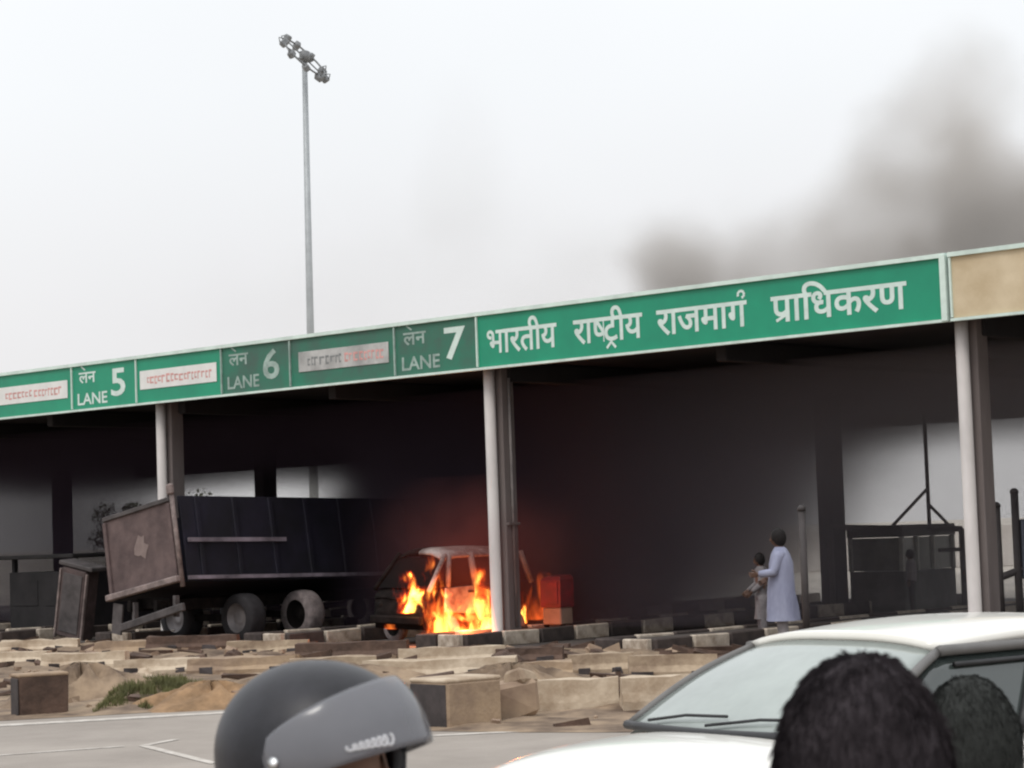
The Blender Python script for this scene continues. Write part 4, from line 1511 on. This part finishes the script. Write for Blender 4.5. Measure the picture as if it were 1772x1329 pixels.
def person(label, loc_, rotz, H=1.72, skin=m_skin, top=m_shirtg, legs=m_trous, hair=m_hair3, kurta=False, arms=None, head_yaw=0.0, strands=0, hlen=0.03, lean=0.0, seed=1, group=None, no_hair=False, stout=1.0, hs=1.0):
    o = thing('person', label, 'person', loc_, rotz, group)
    k = H / 1.72
    def P(x, y, z):
        return Vector((x + lean * max(0, z - 0.9), y, z)) * k
    hc = P(0.03, 0, 1.60)
    arms = arms or {-1: [(0.0, 0.255, 1.14), (0.06, 0.27, 0.88)], 1: [(0.0, 0.255, 1.14), (0.06, 0.27, 0.88)]}
    b = MB()
    head_geo(b, hc, head_yaw, k * hs)
    limb(b, [P(0, 0, 1.36), P(0.005, 0, 1.46), P(0.02, 0, 1.54)], [0.075 * k, 0.058 * k, 0.055 * k])
    # trunk
    def ringe(x, z, rx, ry, n=16):
        return [P(x + rx * math.cos(2 * math.pi * i / n), ry * math.sin(2 * math.pi * i / n), z) for i in range(n)]
    b.loft([ringe(0, 0.86, 0.11, 0.155), ringe(0, 1.0, 0.105, 0.150), ringe(0, 1.2, 0.115, 0.165), ringe(0, 1.34, 0.11, 0.18), ringe(0, 1.43, 0.08, 0.14)])
    for sd in (-1, 1):
        e, w_ = arms[sd]
        E_, W_ = P(e[0], sd * e[1], e[2]), P(w_[0], sd * w_[1], w_[2])
        limb(b, [P(0, sd * 0.165, 1.39), E_, W_], [0.055 * k, 0.042 * k, 0.028 * k])
        hand(b, W_, W_ - E_, Vector((0, -sd, 0.2)), k)
        limb(b, [P(0, sd * 0.085, 0.92), P(0.015, sd * 0.10, 0.49), P(-0.01, sd * 0.105, 0.09)], [0.085 * k, 0.055 * k, 0.038 * k])
        b.ell(P(0.06, sd * 0.115, 0.045), (0.13 * k, 0.046 * k, 0.045 * k), 12, 8)
    b.build('body', skin, o)
    # clothing
    b = MB()
    f = stout
    def folds(z):
        return 0.0
    def ringc(x, z, rx, ry, n=28, wav=0.0):
        return [P(x + (rx + wav * math.sin(5 * a + z * 9) ) * math.cos(a), (ry + wav * math.sin(4 * a + 2 + z * 7)) * math.sin(a), z) for a in [2 * math.pi * i / n for i in range(n)]]
    if kurta:
        rings = [ringc(0.0, 0.44, 0.21 * f, 0.255 * f, wav=0.02), ringc(0, 0.62, 0.195 * f, 0.24 * f, wav=0.018), ringc(0, 0.85, 0.175 * f, 0.225 * f, wav=0.012), ringc(0, 1.05, 0.16 * f, 0.205 * f, wav=0.008), ringc(0, 1.25, 0.15 * f, 0.205 * f, wav=0.005), ringc(0, 1.38, 0.13, 0.20), ringc(0, 1.45, 0.09, 0.13), ringc(0.005, 1.475, 0.066, 0.066)]
    else:
        rings = [ringc(0, 0.86, 0.135 * f, 0.185 * f, wav=0.008), ringc(0, 1.0, 0.13 * f, 0.18 * f, wav=0.006), ringc(0, 1.2, 0.14 * f, 0.19 * f, wav=0.005), ringc(0, 1.34, 0.135 * f, 0.2), ringc(0, 1.43, 0.10, 0.16), ringc(0.005, 1.47, 0.07, 0.075)]
    b.loft(rings, caps=False)
    for sd in (-1, 1):
        e, w_ = arms[sd]
        E_, W_ = P(e[0], sd * e[1], e[2]), P(w_[0], sd * w_[1], w_[2])
        limb(b, [P(0, sd * 0.15, 1.395), E_, E_.lerp(W_, 0.85)], [0.078 * k, 0.062 * k, 0.048 * k], 12)
    b.build('kurta' if kurta else 'shirt', top, o)
    b = MB()
    for sd in (-1, 1):
        limb(b, [P(0, sd * 0.088, 0.90), P(0.015, sd * 0.105, 0.50), P(-0.01, sd * 0.108, 0.10)], [0.112 * k, 0.082 * k, 0.07 * k], 14)
    b.loft([ringc(0, 0.82, 0.135, 0.185), ringc(0, 0.92, 0.13, 0.178)], caps=True)
    b.build('trousers', legs, o)
    b = MB()
    for sd in (-1, 1):
        b.ell(P(0.06, sd * 0.115, 0.040), (0.137 * k, 0.052 * k, 0.042 * k), 12, 8)
    b.build('shoes', m_black, o)
    if not no_hair:
        hair_cap('hair', o, hc, hair, head_yaw, k * hs, strands, hlen, seed)
    return o, hc

# man in pale blue kurta on the island, facing left
p = at(1352, 1000, 31.4)
person('man in long pale blue kurta standing on the kerbed island', (p.x, p.y, 0.21), R(172), 1.73, m_skind, m_kurta, m_whitecloth, kurta=True, stout=1.12, seed=11, head_yaw=R(-8),
       arms={-1: [(0.05, 0.27, 1.13), (0.22, 0.20, 1.02)], 1: [(0.10, 0.24, 1.12), (0.33, 0.14, 1.10)]})
p = at(1317, 1000, 38.5)
person('slight person in dim grey clothes beyond the man in pale blue', (p.x, p.y, 0.0), R(185), 1.52, m_skind, m_shirtdim, m_shirtdim, kurta=True, stout=0.74, seed=12,
       arms={-1: [(0.06, 0.19, 1.12), (0.26, 0.14, 0.98)], 1: [(0.05, 0.19, 1.12), (0.24, 0.14, 0.96)]})
p = at(1578, 1010, 47.5)
person('distant person in white shirt standing by the toll booth', (p.x, p.y, 0.0), R(170), 1.38, m_skind, m_whitecloth, m_trous, seed=13)

# helmeted rider close to the camera
RD = 3.2
hp = at(553, 1306, RD)
rd_rot = R(-25)
rider, hc = person('helmeted rider with raised smoky visor looking to the right', (0, 0, 0), rd_rot, 1.74, m_skin, m_jacket, m_trous, no_hair=True)
RS = 1.0
hcw = Matrix.Rotation(rd_rot, 3, 'Z') @ hc
rider.location = (hp.x - hcw.x, hp.y - hcw.y, hp.z - hcw.z - 0.005)
# the rider stands on the footrests of a motorcycle out of frame: keep feet on the ground
HA, HB, HC = 0.158, 0.130, 0.140
def hel(th, ph, g=1.0):
    # th azimuth (0 = front), ph elevation
    x = HA * math.cos(ph) * math.cos(th)
    y = HB * math.cos(ph) * math.sin(th)
    z = HC * math.sin(ph)
    if x < 0:
        z += 0.010 * (-x / HA)
    if z < 0:
        x *= 1 + 0.10 * (-z / HC)
        y *= 1 - 0.14 * (z / HC) ** 2
    return Vector((x * g, y * g, z * g * 1.0))
b = MB()
nu, nv = 72, 40
grid_v = {}
vs, fs = [], []
for j in range(nv + 1):
    ph = R(-62) + R(152) * j / nv
    for i in range(nu):
        vs.append(hel(2 * math.pi * i / nu, min(ph, R(90)), 1.0))
for j in range(nv):
    ph = math.degrees(R(-62) + R(152) * (j + 0.5) / nv)
    for i in range(nu):
        th = (360 * (i + 0.5) / nu + 180) % 360 - 180
        if abs(th) < 62 and -26 < ph < 20 + 6 * math.cos(math.radians(th * 1.4)):
            continue
        a, c = j * nu + i, j * nu + (i + 1) % nu
        fs.append((a, c, c + nu, a + nu))
b.add(vs, fs, True)
helm = solid(b.build('helmet', m_helmet, rider, hc + Vector((0, 0, 0.0))), 0.022, -1)
b = MB()
b.ell((0, 0, 0), (HA * 0.86, HB * 0.86, HC * 0.86), 20, 14)
# padding opens at the face: keep only the rear half
b2 = MB()
b2.loft([[hel(R(a), R(e), 0.87) for a in range(66, 295, 12)] for e in (-58, -30, 0, 30, 60, 85)], closed=False, caps=False)
b2.build('padding', m_carblack, helm)
# opening trim
b = MB()
tr_pts = [hel(R(t__), R(-26), 1.005) for t__ in range(-62, 63, 6)] + [hel(R(62), R(e), 1.005) for e in range(-22, 20, 6)] + [hel(R(t__), R(20 + 6 * math.cos(R(t__ * 1.4))), 1.005) for t__ in range(62, -63, -6)] + [hel(R(-62), R(e), 1.005) for e in range(18, -27, -6)]
b.tube(tr_pts, 0.005, 6, caps=False)
b.build('opening_trim', m_carblack, helm)
# visor, swung half up about the side pivots
def vis(u, v, g=1.075):
    th = R(-92 + 184 * u)
    lo = -10
    hi = 25 * math.cos(th * 0.95) ** 0.42 if abs(th) < R(90) else 0
    ph = R(lo + (max(hi, -6) - lo + 6) * v)
    return hel(th, ph, g)
b = MB()
b.grid(lambda u, v: Matrix.Rotation(R(-17), 3, 'Y') @ vis(u, v), 44, 14)
vz = solid(b.build('visor', m_visor, helm), 0.003)
for sd in (-1, 1):
    b = MB()
    p_ = Matrix.Rotation(R(-17), 3, 'Y') @ vis(0.5 + 0.47 * sd, 0.45, 1.08)
    b.lathe(p_, [(0.0, -0.003), (0.008, -0.003), (0.0075, 0.003), (0.003, 0.004), (0.0, 0.004)], 'y', 14)
    b.build('pivot_screw', m_chrome, vz)
# scrawled silver mark along the visor's lower edge
b = MB()
pr = None
for k in range(60):
    f_ = k / 59
    u = 0.36 - 0.13 * f_ + 0.010 * math.sin(f_ * 44)
    q = Matrix.Rotation(R(-17), 3, 'Y') @ vis(u, 0.14 + (0.075 - 0.045 * f_) * math.cos(f_ * 44) + 0.05 * f_, 1.081)
    if pr is not None:
        b.tube([pr, q], 0.0021, 6)
    pr = q
b.build('scrawl', m_silver, vz)
b = MB()
b.lathe((0, 0, 0), [(0.10, -0.125), (0.115, -0.118), (0.115, -0.10), (0.10, -0.10)], 'z', 24)
b.build('neck_roll', m_carblack, helm)

# onlooker with dark hair seen from behind, nearest at the right
p = at(1495, 1360, 2.45)
o, hc2 = person('nearest onlooker with combed dark hair seen from behind', (0, 0, 0), R(84), 1.78, m_skind, m_shirtr, m_trous, m_hair, strands=30000, hlen=0.026, seed=21, hs=1.0)
q = Matrix.Rotation(R(84), 3, 'Z') @ hc2
o.location = (p.x - q.x, p.y - q.y, max(0.0, p.z - q.z))
p = at(1676, 1298, 4.1)
o, hc3 = person('second onlooker with flat dark hair at the right edge, seen from behind', (0, 0, 0), R(100), 1.68, m_skind, m_shirtg, m_trous, m_hair2, strands=14000, hlen=0.022, seed=22)
q = Matrix.Rotation(R(100), 3, 'Z') @ hc3
o.location = (p.x - q.x, p.y - q.y, max(0.0, p.z - q.z))

# ------------------------------------------------------------------ smoke
def smoke_mat(name, color, build, aniso=0.0, step=1.0, cbuild=None):
    m = bpy.data.materials.new(name)
    m.use_nodes = True
    n = m.node_tree
    n.nodes.clear()
    o_ = n.nodes.new('ShaderNodeOutputMaterial')
    pv = n.nodes.new('ShaderNodeVolumePrincipled')
    pv.inputs['Color'].default_value = (*color, 1)
    pv.inputs['Anisotropy'].default_value = aniso
    tcn = n.nodes.new('ShaderNodeTexCoord')
    n.links.new(build(n, tcn.outputs['Object']), pv.inputs['Density'])
    if cbuild:
        n.links.new(cbuild(n, tcn.outputs['Object']), pv.inputs['Color'])
    n.links.new(pv.outputs[0], o_.inputs['Volume'])
    try:
        m.cycles.volume_step_rate = step
    except Exception:
        pass
    return m
def noise(n, vec, scale, detail, dist=0.0, off=(0, 0, 0), stretch=(1, 1, 1)):
    mp = n.nodes.new('ShaderNodeMapping')
    mp.inputs['Location'].default_value = off
    mp.inputs['Scale'].default_value = stretch
    n.links.new(vec, mp.inputs['Vector'])
    t = n.nodes.new('ShaderNodeTexNoise')
    t.inputs['Scale'].default_value = scale
    t.inputs['Detail'].default_value = detail
    t.inputs['Distortion'].default_value = dist
    n.links.new(mp.outputs['Vector'], t.inputs['Vector'])
    return t.outputs['Fac']
def under_density(n, vec):
    sp = n.nodes.new('ShaderNodeSeparateXYZ')
    n.links.new(vec, sp.inputs[0])
    s_, t_, z_ = sp.outputs
    nz_ = noise(n, vec, 0.28, 3.0, 0.3)
    wob = vol_math(n, 'MULTIPLY', vol_math(n, 'SUBTRACT', nz_, 0.5), 8.0)
    u_ = vol_math(n, 'ADD', vol_math(n, 'MULTIPLY_ADD', t_, 0.70, s_), wob)
    u_ = vol_math(n, 'MULTIPLY_ADD', vol_math(n, 'SUBTRACT', 3.0, z_), 1.0, u_)
    v_ = vol_math(n, 'ADD', vol_math(n, 'MULTIPLY_ADD', t_, 1.04, s_), wob)
    core = vol_math(n, 'MULTIPLY', sstep(n, u_, 10.0, 2.5), sstep(n, v_, -5.0, -1.0))
    upper = sstep(n, vol_math(n, 'ADD', z_, vol_math(n, 'MULTIPLY', wob, 0.12)), 3.4, 4.9)
    far = sstep(n, v_, -10.5, -14.5)
    d = vol_math(n, 'MULTIPLY_ADD', core, 0.40, sstep(n, v_, -6.0, 4.0, 0.017, 0.036))
    d = vol_math(n, 'MULTIPLY_ADD', upper, 0.26, d)
    d = vol_math(n, 'MULTIPLY_ADD', far, 0.10, d)
    return d
def under_color(n, vec):
    # sootier black smoke over the truck, greyer thin smoke to the right
    sp = n.nodes.new('ShaderNodeSeparateXYZ')
    n.links.new(vec, sp.inputs[0])
    k = sstep(n, vol_math(n, 'MULTIPLY_ADD', sp.outputs[1], 0.85, sp.outputs[0]), -1.0, 13.0)
    mxn = n.nodes.new('ShaderNodeMix')
    mxn.data_type = 'RGBA'
    n.links.new(k, mxn.inputs['Factor'])
    mxn.inputs['A'].default_value = (0.12, 0.09, 0.122, 1)
    mxn.inputs['B'].default_value = (0.50, 0.475, 0.51, 1)
    return mxn.outputs['Result']
b = MB()
b.box((-11, 10.9, 2.55), (49, 17.8, 4.72))
o = b.build('smoke', smoke_mat('dark smoke', (0.16, 0.145, 0.15), under_density, step=0.5, cbuild=under_color), None, B0, ROT, kind='stuff')

def fire_smoke(n, vec):
    ln = n.nodes.new('ShaderNodeVectorMath')
    ln.operation = 'LENGTH'
    dv = n.nodes.new('ShaderNodeVectorMath')
    dv.operation = 'DIVIDE'
    n.links.new(vec, dv.inputs[0])
    dv.inputs[1].default_value = (3.0, 1.6, 1.9)
    n.links.new(dv.outputs[0], ln.inputs[0])
    k = sstep(n, ln.outputs['Value'], 1.0, 0.35)
    return vol_math(n, 'MULTIPLY', vol_math(n, 'MULTIPLY', k, sstep(n, noise(n, vec, 0.9, 3.0, 0.4), 0.3, 0.7, 0.3, 1.5)), 0.42)
b = MB()
b.box((0, 0, 0), (6.0, 2.6, 3.1))
b.build('smoke', smoke_mat('thin smoke with painted fire glow', (0.20, 0.085, 0.085), fire_smoke, step=0.6), None, W(-1.2, 0.65, 1.6), ROT, kind='stuff')  # reddish colour imitates the fire's glow on the smoke
P0 = at(1400, 400, 62)
blobs = [((1165, 470), 62, (1.7, 3, 1.9), 0.75), ((1240, 500), 63, (2.6, 3, 1.8), 0.25), ((1650, 190), 66, (2.2, 4, 2.8), 0.26), ((1600, 290), 65, (2.4, 4, 2.8), 0.26),
         ((1545, 400), 64, (3.0, 4, 2.8), 0.26), ((1450, 480), 63, (4.2, 4, 2.2), 0.24), ((1750, 350), 62, (2.8, 4, 2.4), 0.42), ((1660, 470), 62, (4.5, 4, 1.6), 0.34), ((1300, 520), 64, (8.0, 5, 3.2), 0.06), ((1820, 480), 62, (3.5, 4, 3.4), 0.6), ((760, 540), 66, (9.0, 5, 4.5), 0.022), ((800, 320), 66, (1.8, 4, 3.8), 0.022)]
def plume_density(n, vec):
    tot = None
    nz_ = noise(n, vec, 0.35, 4.0, 0.5)
    nv = n.nodes.new('ShaderNodeTexNoise')
    nv.inputs['Scale'].default_value = 0.35
    nv.inputs['Detail'].default_value = 2.0
    n.links.new(vec, nv.inputs['Vector'])
    off = n.nodes.new('ShaderNodeVectorMath')
    off.operation = 'MULTIPLY_ADD'
    n.links.new(nv.outputs['Color'], off.inputs[0])
    off.inputs[1].default_value = (2.6, 2.6, 2.6)
    off.inputs[2].default_value = (-1.3, -1.3, -1.3)
    ad = n.nodes.new('ShaderNodeVectorMath')
    n.links.new(vec, ad.inputs[0])
    n.links.new(off.outputs[0], ad.inputs[1])
    for (px, py), Y, r_, w_ in blobs:
        c = at(px, py, Y) - P0
        mp = n.nodes.new('ShaderNodeVectorMath')
        mp.operation = 'SUBTRACT'
        n.links.new(ad.outputs[0], mp.inputs[0])
        mp.inputs[1].default_value = c
        dv = n.nodes.new('ShaderNodeVectorMath')
        dv.operation = 'DIVIDE'
        n.links.new(mp.outputs[0], dv.inputs[0])
        dv.inputs[1].default_value = r_
        ln = n.nodes.new('ShaderNodeVectorMath')
        ln.operation = 'LENGTH'
        n.links.new(dv.outputs[0], ln.inputs[0])
        k = vol_math(n, 'MULTIPLY', sstep(n, ln.outputs['Value'], 1.08, 0.45), w_)
        tot = k if tot is None else vol_math(n, 'ADD', tot, k)
    return vol_math(n, 'MULTIPLY', tot, sstep(n, nz_, 0.30, 0.70, 0.30, 0.95))
b = MB()
lo = Vector((1e9,) * 3)
hi = Vector((-1e9,) * 3)
for (px, py), Y, r_, w_ in blobs:
    c = at(px, py, Y) - P0
    for i in range(3):
        lo[i] = min(lo[i], c[i] - r_[i] * 1.3 - 1.2)
        hi[i] = max(hi[i], c[i] + r_[i] * 1.3 + 1.2)
lo.z = max(lo.z, 6.3 - P0.z)
b.box((lo + hi) / 2, hi - lo)
b.build('smoke', smoke_mat('grey brown smoke', (0.60, 0.565, 0.53), plume_density, step=0.6), None, P0, kind='stuff')
